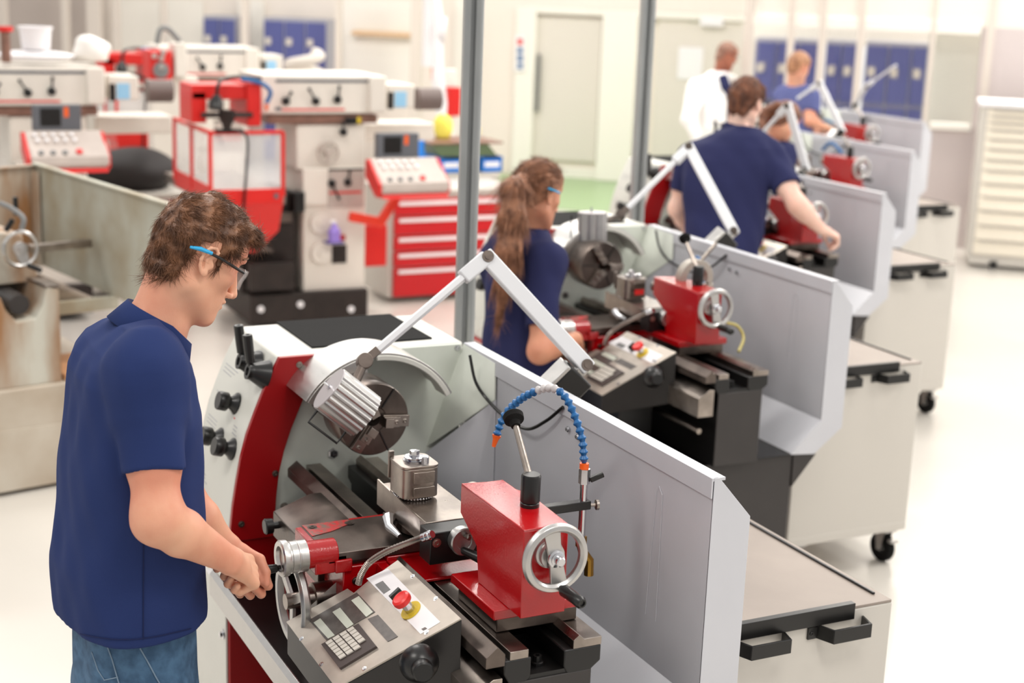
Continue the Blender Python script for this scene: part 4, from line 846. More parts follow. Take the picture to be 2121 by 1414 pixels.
# far red drill head beside the rear machine
r = empty('drilling_head', tuple(pt(335, 180, -11.4)), 0, 'red drilling head with chrome knobs beside the rear milling machine', 'drill'); r.location.z = 0
P = lambda u, v, x=-11.4: pt(u, v, x)-Vector(r.location)
a, b = P(310, 105), P(358, 165); MB().box((-.25, a.y, b.z), (0, b.y, a.z)).build('head_casting', mred, r, bevel=.01)
m = MB()
for u, v in ((318, 115), (333, 120), (333, 138), (337, 108)): m.rev(P(u, v), (1, 0, 0), [(.02, 0), (.02, .03), (0, .03)], 14)
m.build('knobs', 'chrome', r); MB().rev(P(333, 145), (1, 0, 0), [(.06, 0), (.06, .015), (.02, .02), (0, .02)], 20).build('feed_wheel', 'sgrey', r)
MB().tube(hosepts([P(325, 92), P(332, 62), P(348, 60), P(372, 85)], 20), .02, 8).build('flexible_pipe', 'sgrey', r); a, b = P(362, 90), P(388, 160); MB().box((-.2, a.y, b.z), (0, b.y, a.z)).build('white_casting', mw, r, bevel=.01)
MB().box((-.28, a.y-.15, 0), (-.1, a.y+.2, b.z)).build('column', mw, r, bevel=.01)
# coiled hose ball on the rear machine
r = empty('exhaust_hose', (-12.1, 4.08, 1.36), 0, 'thick grey coiled hose lying on the white machine before the blue lockers', 'hose')
MB().tube([(math.cos(t*.5)*(.11), math.sin(t*.5)*(.13), .07+.012*t) for t in range(18)], .045, 10).build('coil', mat('light grey ribbed hose', sr(214, 206, 196), .6), r)
MB().box((-.06, -.36, 0), (.1, -.2, .13)).build('white_box', 'papr', r, bevel=.01)
# exhaust stand in the middle
q = Vector(Q(903, 300, 'x', -11.4, None)); r = empty('exhaust_arm_stand', (q.x, q.y, 0), 0, 'tall white extraction arm stand left of the near steel post', 'extraction arm')
P = lambda u, v, x=-11.4: pt(u, v, x)-Vector(r.location)
MB().tube([P(905, 330), P(912, 280), P(914, 215), P(906, 160), P(907, 90), P(907, 40), P(890, -80)], [.04, .04, .05, .055, .045, .045, .045], 14).build('tube', 'papr', r)
a = P(915, 62); MB().rev(a, (.4, 1, -.1), [(.02, -.05), (.085, -.02), (.11, .03), (.1, .03), (.02, -.03)], 24).build('hood', 'papr', r, smooth=60); MB().rev(a+Vector((.01, .02, -.0)), (.4, 1, -.1), [(.08, 0), (0, .002)], 20).build('hood_lining', mat('orange brown foam', sr(200, 110, 70), .7), r)
MB().box((-.2, -.06, P(890, 140).z), (-.12, .03, 3.6)).build('square_column', 'papr', r, bevel=.004); a = P(898, 140); MB().cyl(a, P(898, 165), .02).build('orange_grip', 'orange', r)
MB().cyl((P(907, 300).x, P(907, 300).y, 0), P(905, 325), .03).build('lower_pole', 'papr', r); MB().rev((0, 0, 0), (0, 0, 1), [(.25, 0), (.25, .03), (.05, .05), (0, .05)], 24).build('foot', 'papr', r)
# bench with green vise tray, blue bins and yellow cloths
xb = -10.45; a, b = Q(888, 340, 'x', xb, None), Q(1036, 340, 'x', xb, None)
r = empty('side_table', (xb, (a[1]+b[1])/2, 0), 0, 'small table carrying the green tray, behind the near steel post', 'table'); w = (b[1]-a[1])/2
MB().box((-.5, -w, .79), (0, w, .83)).build('table_top', 'cart', r, bevel=.003)
for sx in (-.46, -.04):
    for sy in (-w+.04, w-.04): MB().box((sx-.02, sy-.02, 0), (sx+.02, sy+.02, .79)).build('leg', 'cart', r)
for i, (u0, u1, col) in enumerate(((925, 948, mbin), (1005, 1036, mbin))):
    aa, bb = Q(u0, 365, 'x', xb-.03, None), Q(u1, 365, 'x', xb-.03, None)
    rr = empty('storage_bin', (xb-.25, (aa[1]+bb[1])/2, .831), 0, ('blue plastic bin under the green tray, left of the steel post', 'blue plastic bin under the green tray, right of the steel post')[i], 'bin', None); ww = max(.09, (bb[1]-aa[1])/2)
    m = MB(); m.box((-.2, -ww, 0), (.2, ww, .01)); m.box((.19, -ww, 0), (.2, ww, .10)); m.box((-.2, -ww, 0), (-.19, ww, .12)); m.box((-.2, -ww, 0), (.2, -ww+.01, .12)); m.box((-.2, ww-.01, 0), (.2, ww, .12)); m.build('bin_shell', mbin, rr, bevel=.002)
    MB().box((.2, -ww*.7, .04), (.203, ww*.7, .08)).build('label_strip', 'papr', rr)
zt = .955
r = empty('vise_tray', (xb-.22, (a[1]+b[1])/2, zt), 0, 'green sided flat tray with pale top standing on the blue bins', 'tray')
MB().prism([(-.22, -w, .10), (.22, -w, .10), (.22, w+.02, .10), (-.22, w+.02, .10)], (0, 0, .015)).build('rim', mbr, r, bevel=.003); MB().prism([(-.15, -w+.12, 0), (.17, -w+.12, 0), (.2, -w+.02, .10), (-.2, -w+.02, .10)], (0, 2*w-.12, 0)).build('pan', mgr, r, bevel=.003)
lump('cloth', myel, (xb-.3, Q(950, 280, 'x', xb, None)[1], zt+.116), (.07, .07, .11), 'yellow cloth heap on the green tray left of the steel post', 'cloth', 12, .3)
lump('cloth', myel, (xb-.3, Q(1015, 290, 'x', xb, None)[1], zt+.116), (.06, .05, .07), 'yellow cloth heap on the green tray right of the steel post', 'cloth', 14, .3)
lump('plastic_heap', mbin, (xb-.1, Q(876, 300, 'x', xb, None)[1]+.0, .831), (.06, .05, .2), 'bright blue plastic heap beside the keyboard of the control console', 'plastic', 16, .3)
q = pt(938, 240, -12.2); o = simple('supply_post', mwall2, (-.04, -.05, 0), (.04, .05, float(q.z)+.4), 'white post carrying a small red box behind the extraction arm', 'post'); o.location = (q.x-.1, q.y, 0)
bx('red_box', mred, (.04, -.06, float(q.z)), (.13, .06, float(q.z)+.25), o, .006)
# purple spray bottle on the middle machine
q = pt(692, 500, -9.19); r = empty('spray_bottle', tuple(q), 0, 'purple translucent spray bottle on the middle milling machine beside the dials', 'bottle'); MB().rev((0, 0, 0), (0, 0, 1), [(.04, 0), (.042, .07), (.02, .1), (.015, .12), (0, .12)], 18).build('bottle_body', mat('purple plastic', sr(150, 128, 214), .3), r); MB().box((-.01, -.03, .12), (.01, .012, .14)).build('nozzle', 'papr', r, bevel=.003)
MB().box((-.06, -.055, -.012), (.03, .06, 0)).build('shelf_plate', mat('violet shelf', sr(90, 84, 150), .5), r)
# ---- light green cream chest of drawers on the right wall side
P0 = Q(1999, 552, 'z', 0, None); ang = math.radians(49.5)
r = empty('wide_drawer_cabinet', (P0[0], P0[1], 0), ang, 'tall cream cabinet of wide shallow drawers at the right edge', 'cabinet'); hz = Q(2030, 200, 'x', P0[0]-.0, None)[2]
b = MB().box((0, 0, .10), (1.5, .6, 1.39)).build('cabinet_body', 'cart', r, bevel=.004); MB().box((-.02, -.03, 1.385), (1.52, .6, 1.42)).build('top', 'papr', r, bevel=.004); MB().box((.02, .0, .03), (1.48, .58, .10)).build('plinth', 'cart', r); MB().box((.20, -.012, .0), (.26, .03, .07)).build('foot', 'blackp', r)
z = 1.36
for h in (.055, .055, .06, .08, .085, .09, .09, .115, .115, .12, .125, .13, .13):
    d = MB().box((.05, -.016, z-h+.012), (1.47, -.001, z)).build('drawer', mat('cream drawer front', sr(240, 232, 216), .45), r, bevel=.002)
    MB().prism([(.09, -.016, z-.002), (.09, -.034, z-.004), (.09, -.034, z-.01), (.09, -.016, z-.012)], (1.34, 0, 0)).build('grip_rail', 'cart', d); z -= h
# ---- old rusty lathe at the left
a0 = math.radians(12.4); A = AT(70, 343, 7.55); E = AT(340, 430, 6.38)
mold = mat('worn grey green enamel', sr(188, 190, 178), .5, var=.0, col2=sr(160, 148, 124), vs=3.2, bump=.1, bs=30)
mrust = mat('rust streaked enamel', sr(196, 194, 182), .55, col2=sr(150, 108, 70), vs=5.5, stretch=(1, 1, .25))
moldf = mat('dirty cream base', sr(198, 190, 176), .5, col2=sr(176, 162, 144), vs=3)
r = empty('old_lathe', (A[0], A[1], 0), a0, 'worn grey old lathe with rusty splash guard at the left edge', 'lathe')
def LO(u, v, ax, val):     # pixel to this lathe's local plane
    c, s = math.cos(a0), math.sin(a0); d = ray(u, v); o = CAM-np.array([A[0], A[1], 0]); dl = np.array([c*d[0]+s*d[1], -s*d[0]+c*d[1], d[2]]); ol = np.array([c*o[0]+s*o[1], -s*o[0]+c*o[1], o[2]])
    i = 'xyz'.index(ax); t = (val-ol[i])/dl[i]; return ol+t*dl
gz = float(A[2]); g = MB(); g.prism([(0, 0, gz), (1.62, 0, gz), (1.62, .0, .80), (0, .0, .80)], (0, .012, 0)); g.prism([(0, -.014, gz+.004), (1.62, -.014, gz+.004), (1.62, .02, gz+.004), (0, .02, gz+.004)], (0, 0, .012)); g = g.build('splash_guard', mold, r, bevel=.002)
w = MB(); w.prism([(0, 0, gz), (-.0, -.5, gz-.02), (0, -.5, .8), (0, 0, .8)], (.012, 0, 0)); w.prism([(0.0, .01, gz+.01), (0, -.5, gz-.01), (0, -.5, gz-.02), (0, .01, gz)], (.03, 0, 0)); w.prism([(.03, -.03, gz-.02), (.09, -.012, gz-.02), (.09, -.012, .8), (.03, -.03, .8)], (0, .004, 0)); w.build('end_guard', mrust, r, bevel=.002)
zt = .77; ta = LO(125, 638, 'z', zt); tb = LO(300, 607, 'z', zt); fx = float(ta[0])
MB().box((0, -.62, zt-.03), (fx-.0, .0, zt-.02)).build('chip_tray', mat('brown oily tray', sr(128, 112, 92), .4, .2, col2=sr(92, 78, 62), vs=4), r)
MB().box((fx-.015, -1.2, zt-.03), (fx+.012, .02, zt+.03)).build('tray_lip', mold, r, bevel=.003)
bt = LO(115, 1008, 'z', 0); bx0 = float(bt[0]); zb_ = float(LO(110, 795, 'x', bx0)[2])
MB().box((.1, -1.2, .02), (bx0, .0, zb_-.0)).build('base', moldf, r, bevel=.01); MB().box((bx0-.0, -1.2, .02), (bx0+.006, .0, zb_*.62)).build('base_skirt', moldf, r, bevel=.002)
be = float(bx0)-.02; y1 = float(LO(124, 650, 'x', be)[1]); zr = float(LO(120, 600, 'x', be)[2])
bd = MB(); bd.prism([(be-1.2, -.75, zb_), (be-1.2, y1, zb_), (be-1.2, y1, zr), (be-1.2, y1-.055, zr+.015), (be-1.2, y1-.07, zr-.06), (be-1.2, y1-.11, zr-.12), (be-1.2, y1-.19, zr-.13), (be-1.2, y1-.24, zr-.07), (be-1.2, y1-.26, zr-.01), (be-1.2, y1-.5, zr-.03), (be-1.2, -.75, zr-.03)], (1.2, 0, 0)); bd = bd.build('bed', mrust, r, bevel=.004)
MB().box((be-1.2, y1-.06, zr+.012), (be, y1+.004, zr+.024)).build('bed_way', 'steel', bd); MB().cyl((be-.9, y1-.16, zr-.04), (be-.05, y1-.16, zr-.06), .045).build('dark_shaft', 'char', bd)
hx = be-.13; c = LO(42, 515, 'x', hx)
MB().prism([(hx-.5, c[1]-.09, zr+.0), (hx-.5, c[1]+.11, zr+.0), (hx-.5, c[1]+.10, zr+.05), (hx-.5, c[1]+.05, zr+.08), (hx-.5, c[1]+.045, c[2]+.05), (hx-.5, c[1]-.06, c[2]+.06)], (.42, 0, 0)).build('tailstock', mrust, r, bevel=.008)
hw = MB().rsolid(Vector(c), (1, 0, 0), (0, 1, 0), [(.068, -.006), (.076, -.01), (.083, 0), (.076, .01), (.068, .006)], 40); hw.rev(Vector(c)-Vector((.01, 0, 0)), (1, 0, 0), [(.03, 0), (.03, .02), (.012, .022), (.012, .034), (0, .034)], 20); hw.prism([Vector(c)+Vector((-.004, -.028, -.01)), Vector(c)+Vector((-.004, .028, .0)), Vector(c)+Vector((-.004, .04, -.072)), Vector(c)+Vector((-.004, .0, -.075))], (.01, 0, 0)); hw = hw.build('handwheel', 'alu', r)
MB().cyl(Vector(c)+Vector((.01, .03, -.075)), Vector(c)+Vector((.07, .06, -.09)), .012).build('crank_grip', 'black', hw)
cl = Vector(LO(33, 445, 'x', hx-.1)); MB().cyl(cl, cl+Vector((0, 0, .08)), .011).build('clamp_lever', 'black', r); cl = Vector(LO(12, 478, 'x', hx-.05)); MB().cyl(cl, cl+Vector((0.01, .03, .05)), .012).build('clamp_lever', 'black', r)
ro = Vector(LO(60, 515, 'y', float(c[1])+.12)); MB().bar(ro, ro+Vector((-.02, .30, .0)), .05, .035).build('tool_slide', 'steel', r, bevel=.002)
MB().tube(hosepts([LO(0, 420, 'x', .9), LO(25, 432, 'x', .95), LO(48, 452, 'x', 1.0), LO(45, 475, 'x', 1.0)], 24), .012, 8).build('grey_hose', 'sgrey', r)
cbd = MB().box((bx0-.38, -.32, zb_+.002), (bx0-.02, -.02, zb_+.03)).build('cardboard', mat('folded cardboard', sr(190, 140, 100), .8, var=.1, vs=12)); cbd.location = (A[0], A[1], 0); cbd.rotation_euler.z = a0; tag(cbd, 'folded brown cardboard sheet lying on the base of the old grey lathe', 'cardboard')
# ---------------------------------------------------------------- smooth solids for the people
def V3(p): return np.array(p, dtype=np.float32)
def nrm(v): v = np.array(v, float); return v/np.linalg.norm(v)
class SDF:
    def __init__(s, lo, hi, h):
        s.lo = V3(lo); s.h = h; s.n = tuple(int(math.ceil((b-a)/h))+1 for a, b in zip(lo, hi))
        s.F = np.full(s.n, .5, np.float32); s.ax = [s.lo[i]+np.arange(s.n[i], dtype=np.float32)*h for i in range(3)]
    def reg(s, lo, hi):
        i0 = [max(0, int((lo[i]-s.lo[i])/s.h)-1) for i in range(3)]; i1 = [min(s.n[i], int((hi[i]-s.lo[i])/s.h)+2) for i in range(3)]
        if any(a >= b for a, b in zip(i0, i1)): return None
        sl = tuple(slice(a, b) for a, b in zip(i0, i1)); X = s.ax[0][sl[0]][:, None, None]; Y = s.ax[1][sl[1]][None, :, None]; Z = s.ax[2][sl[2]][None, None, :]
        return sl, X, Y, Z
    def mix(s, sl, d, k, op):
        F = s.F[sl]
        if op == 'add': h = np.clip(.5+.5*(F-d)/k, 0, 1); s.F[sl] = F*(1-h)+d*h-k*h*(1-h)
        elif op == 'sub': h = np.clip(.5-.5*(F+d)/k, 0, 1); s.F[sl] = F*(1-h)-d*h+k*h*(1-h)
        elif op == 'int': h = np.clip(.5-.5*(F-d)/k, 0, 1); s.F[sl] = F*(1-h)+d*h+k*h*(1-h)
    def cone(s, a, b, r0, r1, k=.02, op='add', flat=None, cap=None):
        a, b = V3(a), V3(b); m = max(r0, r1)*(flat[1] if flat else 1)+k*2+.02; R = s.reg(np.minimum(a, b)-m, np.maximum(a, b)+m)
        if not R: return s
        sl, X, Y, Z = R; ab = b-a; L = float(ab@ab)+1e-9
        t = np.clip(((X-a[0])*ab[0]+(Y-a[1])*ab[1]+(Z-a[2])*ab[2])/L, 0, 1)
        dx, dy, dz = X-a[0]-t*ab[0], Y-a[1]-t*ab[1], Z-a[2]-t*ab[2]
        if flat:
            w, q = V3(nrm(flat[0])), flat[1]; c = dx*w[0]+dy*w[1]+dz*w[2]; e = c*(1-1/q); dx = dx-e*w[0]; dy = dy-e*w[1]; dz = dz-e*w[2]
        d = np.sqrt(dx*dx+dy*dy+dz*dz)-(r0+(r1-r0)*t)
        if cap is not None: d = np.maximum(d, (X-cap[0][0])*cap[1][0]+(Y-cap[0][1])*cap[1][1]+(Z-cap[0][2])*cap[1][2])
        s.mix(sl, d.astype(np.float32), k, op); return s
    def ell(s, c, rad, M_=None, k=.02, op='add'):
        c = V3(c); m = max(rad)+k*2+.02; R = s.reg(c-m, c+m)
        if not R: return s
        sl, X, Y, Z = R; X = X-c[0]; Y = Y-c[1]; Z = Z-c[2]; M_ = np.eye(3) if M_ is None else M_
        P = [X*M_[i][0]+Y*M_[i][1]+Z*M_[i][2] for i in range(3)]
        k0 = np.sqrt(sum((P[i]/rad[i])**2 for i in range(3))); k1 = np.sqrt(sum((P[i]/rad[i]**2)**2 for i in range(3)))+1e-6
        s.mix(sl, (k0*(k0-1)/k1).astype(np.float32), k, op); return s
    def loft(s, rows, rx, k=.02, op='add', f=(0, 1), inf=0., p=2.3):
        # rows: (z, cx, cy, half along side, half along facing); f: facing direction in the floor plane
        rows = sorted(rows); z = [r[0] for r in rows]; zl, zh = z[0], z[-1]
        R = s.reg((s.lo[0], s.lo[1], zl-.1), (s.ax[0][-1], s.ax[1][-1], zh+.1))
        if not R: return s
        sl, X, Y, Z = R; zz = Z.ravel(); I = [np.interp(zz, z, [r[i] for r in rows]).astype(np.float32)[None, None, :] for i in range(1, 5)]
        fx, fy = f; dx, dy = X-I[0], Y-I[1]; u = np.abs(dx*fy-dy*fx)/np.maximum(I[2]+inf, .012); v = np.abs(dx*fx+dy*fy)/np.maximum(I[3]+inf, .012)
        q = (u**p+v**p)**(1/p); d = (q-1)*np.minimum(I[2], I[3]); d = np.maximum(d, np.maximum(zl-Z, Z-zh)); s.mix(sl, d.astype(np.float32), k, op); return s
    def plane(s, c, n, lo=None, hi=None):     # keep the side opposite to n
        R = s.reg(lo if lo is not None else s.lo, hi if hi is not None else [a[-1] for a in s.ax])
        if not R: return s
        sl, X, Y, Z = R; n = nrm(n); d = ((X-c[0])*n[0]+(Y-c[1])*n[1]+(Z-c[2])*n[2]).astype(np.float32); s.F[sl] = np.maximum(s.F[sl], d); return s
    def noise(s, amp, freq, seed=0, n=5, where=None, lo=None, hi=None):
        R = s.reg(lo if lo is not None else s.lo, hi if hi is not None else [a[-1] for a in s.ax]); sl, X, Y, Z = R; rs = np.random.RandomState(seed); D = 0
        for i in range(n):
            K = rs.randn(3)*np.array(freq); D = D+np.sin(X*K[0]+Y*K[1]+Z*K[2]+rs.rand()*6)
        s.F[sl] += (D*amp/n*1.5).astype(np.float32); return s
    def mesh(s, name, m, parent=None, smooth=80, it=1):
        F = s.F; n = s.n; ins = F < 0
        c = np.zeros(tuple(k-1 for k in n), np.uint8)
        for i in (0, 1):
            for j in (0, 1):
                for k in (0, 1): c += ins[i:n[0]-1+i, j:n[1]-1+j, k:n[2]-1+k]
        act = (c > 0) & (c < 8); ijk = np.argwhere(act); idx = -np.ones(act.shape, np.int64); idx[act] = np.arange(len(ijk))
        P = np.zeros((len(ijk), 3)); cnt = np.zeros(len(ijk))
        co = [(i, j, k) for i in (0, 1) for j in (0, 1) for k in (0, 1)]
        fv = {q: F[ijk[:, 0]+q[0], ijk[:, 1]+q[1], ijk[:, 2]+q[2]] for q in co}
        for a in co:
            for ax in range(3):
                if a[ax]: continue
                b = list(a); b[ax] = 1; b = tuple(b); fa, fb = fv[a], fv[b]; m_ = (fa < 0) != (fb < 0); t = np.where(m_, fa/(fa-fb+1e-12), 0)
                for d in range(3): P[:, d] += np.where(m_, a[d]+(t if d == ax else 0), 0)
                cnt += m_
        P = (P/cnt[:, None]+ijk)*s.h+s.lo
        Q_ = []
        for ax in range(3):
            o1, o2 = [a for a in range(3) if a != ax]
            sa = [slice(1, n[i]-1) for i in range(3)]; sb = list(sa); sa[ax] = slice(0, n[ax]-1); sb[ax] = slice(1, n[ax])
            A, B = ins[tuple(sa)], ins[tuple(sb)]; e = np.argwhere(A != B); fl = A[A != B]
            e = e+1; e[:, ax] -= 1
            def g(d1, d2): q = e.copy(); q[:, o1] -= d1; q[:, o2] -= d2; return idx[q[:, 0], q[:, 1], q[:, 2]]
            q = np.stack([g(1, 1), g(0, 1), g(0, 0), g(1, 0)], 1)
            if ax == 1: fl = ~fl
            q[~fl] = q[~fl][:, ::-1]; Q_.append(q)
        Qd = np.concatenate(Q_); Qd = Qd[(Qd >= 0).all(1)]
        me = bpy.data.meshes.new(name); me.vertices.add(len(P)); me.vertices.foreach_set('co', P.astype(np.float32).ravel())
        me.loops.add(len(Qd)*4); me.loops.foreach_set('vertex_index', Qd.astype(np.int32).ravel()); me.polygons.add(len(Qd)); me.polygons.foreach_set('loop_start', np.arange(len(Qd), dtype=np.int32)*4)
        me.update(calc_edges=True); me.validate(); me.polygons.foreach_set('use_smooth', [True]*len(me.polygons)); me.materials.append(M[m] if isinstance(m, str) else m)
        o = bpy.data.objects.new(name, me); COL.objects.link(o)
        if parent: o.parent = parent
        if it: w = o.modifiers.new('smooth', 'SMOOTH'); w.factor = .5; w.iterations = it
        return o
def skinmat(name, c, red):
    m = mat(name, c, .48, var=.0, col2=red, vs=7, bump=.06, bs=260, spec=.4); b = m.node_tree.nodes['Principled BSDF']
    b.inputs['Subsurface Weight'].default_value = .12; b.inputs['Subsurface Radius'].default_value = (.01, .004, .002); b.inputs['Subsurface Scale'].default_value = 1.; return m
def clothmat(name, c): return mat(name, c, .85, var=.08, vs=3, bump=.22, bs=900, spec=.2)
def hairmat(name, c, c2): return mat(name, c, .45, col2=c2, vs=30, bump=.4, bs=240, spec=.45)
HP = dict(nose=.115)
def head_prims(S, c, f, u, s=1., ear=True, detail=True):
    f = nrm(f); u = nrm(np.array(u)-f*(np.array(u)@f)); r = np.cross(f, u); c = np.array(c, float)
    P = lambda a, b, d: c+(f*a+r*b+u*d)*s          # forward, right, up
    Mx = np.array([f, r, u])
    S.ell(P(.002, 0, .034), (.087*s, .076*s, .083*s), Mx, .02)
    S.ell(P(.028, 0, -.02), (.066*s, .060*s, .085*s), Mx, .025)
    S.ell(P(.058, 0, .052), (.038*s, .054*s, .036*s), Mx, .03)
    for g in (-1, 1):
        S.cone(P(.0, .050*g, -.055), P(.066, .016*g, -.110), .022*s, .016*s, .03)
        S.ell(P(.056, .036*g, -.018), (.024*s, .024*s, .02*s), Mx, .02)
    S.ell(P(.072, 0, -.108), (.018*s, .020*s, .017*s), Mx, .02); S.ell(P(.064, 0, -.072), (.028*s, .034*s, .034*s), Mx, .02)
    if detail:
        S.cone(P(.086, -.03, .026), P(.086, .03, .026), .010*s, .010*s, .015)
        for g in (-1, 1):
            S.ell(P(.093, .032*g, .006), (.014*s, .017*s, .012*s), Mx, .012, 'sub'); S.ell(P(.074, .032*g, .005), (.0135*s, .0145*s, .0125*s), Mx, .005)
        S.cone(P(.088, 0, .014), P(.111, 0, -.044), .0065*s, .0092*s, .010); S.ell(P(.110, 0, -.046), (.010*s, .010*s, .009*s), Mx, .005)
        for g in (-1, 1): S.ell(P(.099, .0125*g, -.050), (.010*s, .007*s, .0065*s), Mx, .004)
        S.ell(P(.0915, 0, -.066), (.0105*s, .021*s, .0062*s), Mx, .005); S.ell(P(.0895, 0, -.0785), (.0100*s, .018*s, .007*s), Mx, .005)
        S.ell(P(.101, 0, -.0722), (.010*s, .026*s, .0016*s), Mx, .003, 'sub')
    else: S.cone(P(.088, 0, .016), P(.110, 0, -.028), .009*s, .012*s, .012)
    if ear:
        for g in (-1, 1):
            if detail:
                E = np.array([-.004, .080, .0]); ring = [(.012, .014), (.012, .024), (.003, .031), (-.009, .028), (-.015, .016), (-.014, .001), (-.008, -.012), (-.001, -.021)]
                pp = [P(E[0]+a+.18*b, (.082+.30*max(0, -a))*g, b) for a, b in ring]
                for q0, q1 in zip(pp, pp[1:]): S.cone(q0, q1, .0036*s, .0036*s, .003)
                for q0, q1 in (((.004, .018), (-.006, .004)), ((-.006, .004), (-.002, -.010))): S.cone(P(q0[0], .083*g, q0[1]), P(q1[0], .083*g, q1[1]), .0028*s, .0028*s, .003)
                S.ell(P(-.003, .077*g, .003), (.013*s, .0045*s, .026*s), np.array([nrm(f*.95+u*.18+r*g*.3), nrm(r-f*.3*g), nrm(u*.97-f*.18)]), .004)
                S.ell(P(.0, .084*g, -.023), (.0075*s, .005*s, .009*s), Mx, .005); S.ell(P(.011, .081*g, -.005), (.004*s, .004*s, .007*s), Mx, .004); S.ell(P(.003, .088*g, -.004), (.006*s, .007*s, .009*s), Mx, .003, 'sub')
                continue
            S.ell(P(-.004, .077*g, .000), (.019*s, .0095*s, .032*s), np.array([nrm(f*.95+u*.25+r*g*.35), nrm(r-f*.35*g), nrm(u*.97-f*.22)]), .005)
            S.ell(P(-.001, .084*g, -.022), (.010*s, .006*s, .012*s), Mx, .006)
            if detail: S.ell(P(.004, .090*g, .003), (.0125*s, .0105*s, .021*s), Mx, .003, 'sub'); S.ell(P(.002, .082*g, -.004), (.007*s, .006*s, .010*s), Mx, .003, 'sub'); S.ell(P(.010, .081*g, -.004), (.004*s, .004*s, .008*s), Mx, .004)
    return P, r
def hand_prims(S, w, d, n, right=True, s=1., curl=(60, 75, 45), spread=.05, thumb=(.5, .5)):
    d = nrm(d); n = nrm(np.array(n)-d*(np.array(n)@d)); t = np.cross(n, d) if right else np.cross(d, n); w = np.array(w, float)
    K = 0.007
    pa = lambda a, b, c_: w+(d*a+t*b+n*c_)*s
    S.cone(pa(-.01, 0, 0), pa(.03, 0, 0), .024*s, .024*s, .012, flat=(t, 1.25))
    for i, (b, L, r) in enumerate(((.030, .044, .0098), (.010, .049, .0102), (-.010, .045, .0098), (-.029, .035, .0088))):
        kn = pa(.092-.006*abs(i-1), b, 0); S.cone(pa(.015, b*.55, 0), kn, .0145*s, .0125*s, .010)
        a = math.radians(curl[0]+i*3); dd = nrm(d*math.cos(a)-n*math.sin(a)+t*spread*(1.5-i)); p1 = kn+dd*L*s; S.cone(kn, p1, .0112*s, r*s, .004)
        a += math.radians(curl[1]); dd = d*math.cos(a)-n*math.sin(a); p2 = p1+dd*L*.62*s; S.cone(p1, p2, r*s, r*.93*s, .003)
        a += math.radians(curl[2]); dd = d*math.cos(a)-n*math.sin(a); p3 = p2+dd*L*.5*s; S.cone(p2, p3, r*.93*s, r*.8*s, .003)
    a0 = pa(.018, .022, -.006); a1 = a0+nrm(d*.6+t*.65-n*thumb[0])*.042*s; a2 = a1+nrm(d*.75+t*.0-n*thumb[1])*.032*s; a3 = a2+nrm(d*.6-t*.35-n*thumb[1])*.024*s
    S.cone(a0, a1, .0175*s, .013*s, .012); S.cone(a1, a2, .0125*s, .0105*s, .004); S.cone(a2, a3, .0105*s, .0085*s, .003)
def strands(name, m, parent, obj, n, length, flow, r=.0007, lift=.15, jitter=.35, seed=1, segs=4, keep=None, droop=0., curl=0.):
    """combed hair: thin tapered strips growing from the hair surface"""
    rs = np.random.RandomState(seed); me = obj.data; nv = len(me.vertices); co = np.empty(nv*3, np.float32); me.vertices.foreach_get('co', co); co = co.reshape(-1, 3)
    nr = np.empty(nv*3, np.float32); me.vertex_normals.foreach_get('vector', nr); nr = nr.reshape(-1, 3)
    cand = np.arange(nv)
    if keep is not None: cand = cand[keep(co, nr)]
    pick = cand[rs.randint(0, len(cand), n)]; P = co[pick].astype(float)-nr[pick]*.002; N = nr[pick].astype(float)
    D = flow(P, N); D = D+rs.randn(n, 3)*jitter; D -= N*(D*N).sum(1)[:, None]; D /= np.linalg.norm(D, axis=1)[:, None]+1e-9
    L = length*(.6+.8*rs.rand(n)); lf = lift*(.3+1.2*rs.rand(n)); B = np.cross(N, D); cu = curl*rs.randn(n)
    vs = []; 
    for k in range(segs+1):
        t = k/segs; c = P+D*(L*t)[:, None]+N*((L*lf*t)-droop*L*t*t)[:, None]+B*(cu*L*t*t)[:, None]
        c[:, 2] -= droop*L*t*t; w = r*(1-t*.85)
        vs += [c-B*w, c+B*w, c+N*w]
    A = np.stack(vs, 1)     # n, 3(segs+1), 3
    q = []
    for k in range(segs):
        o = 3*k
        for a, b in ((0, 1), (1, 2), (2, 0)): q.append((o+a, o+b, o+3+b, o+3+a))
    q = np.array(q); Qd = (q[None]+(np.arange(n)*3*(segs+1))[:, None, None]).reshape(-1, 4)
    me2 = bpy.data.meshes.new(name); me2.vertices.add(n*3*(segs+1)); me2.vertices.foreach_set('co', A.astype(np.float32).ravel()); me2.loops.add(len(Qd)*4); me2.loops.foreach_set('vertex_index', Qd.astype(np.int32).ravel())
    me2.polygons.add(len(Qd)); me2.polygons.foreach_set('loop_start', np.arange(len(Qd), dtype=np.int32)*4); me2.update(calc_edges=True); me2.polygons.foreach_set('use_smooth', [True]*len(me2.polygons)); me2.materials.append(m)
    o = bpy.data.objects.new(name, me2); COL.objects.link(o); o.parent = parent; o['kind'] = 'stuff' if False else 'part'; del o['kind']; return o
from mathutils.bvhtree import BVHTree
def drape(obj, pix, off=.0015):
    me = obj.data; bv = BVHTree.FromPolygons([v.co[:] for v in me.vertices], [p.vertices[:] for p in me.polygons]); out = []
    mw_ = obj.parent.matrix_world if obj.parent else Matrix()
    o = Vector(CAM)-(obj.parent.location if obj.parent else Vector())
    for u, v in pix:
        d = Vector(ray(u, v)).normalized(); h = bv.ray_cast(o, d)
        if h[0] is not None: out.append(h[0]-d*off)
    return out
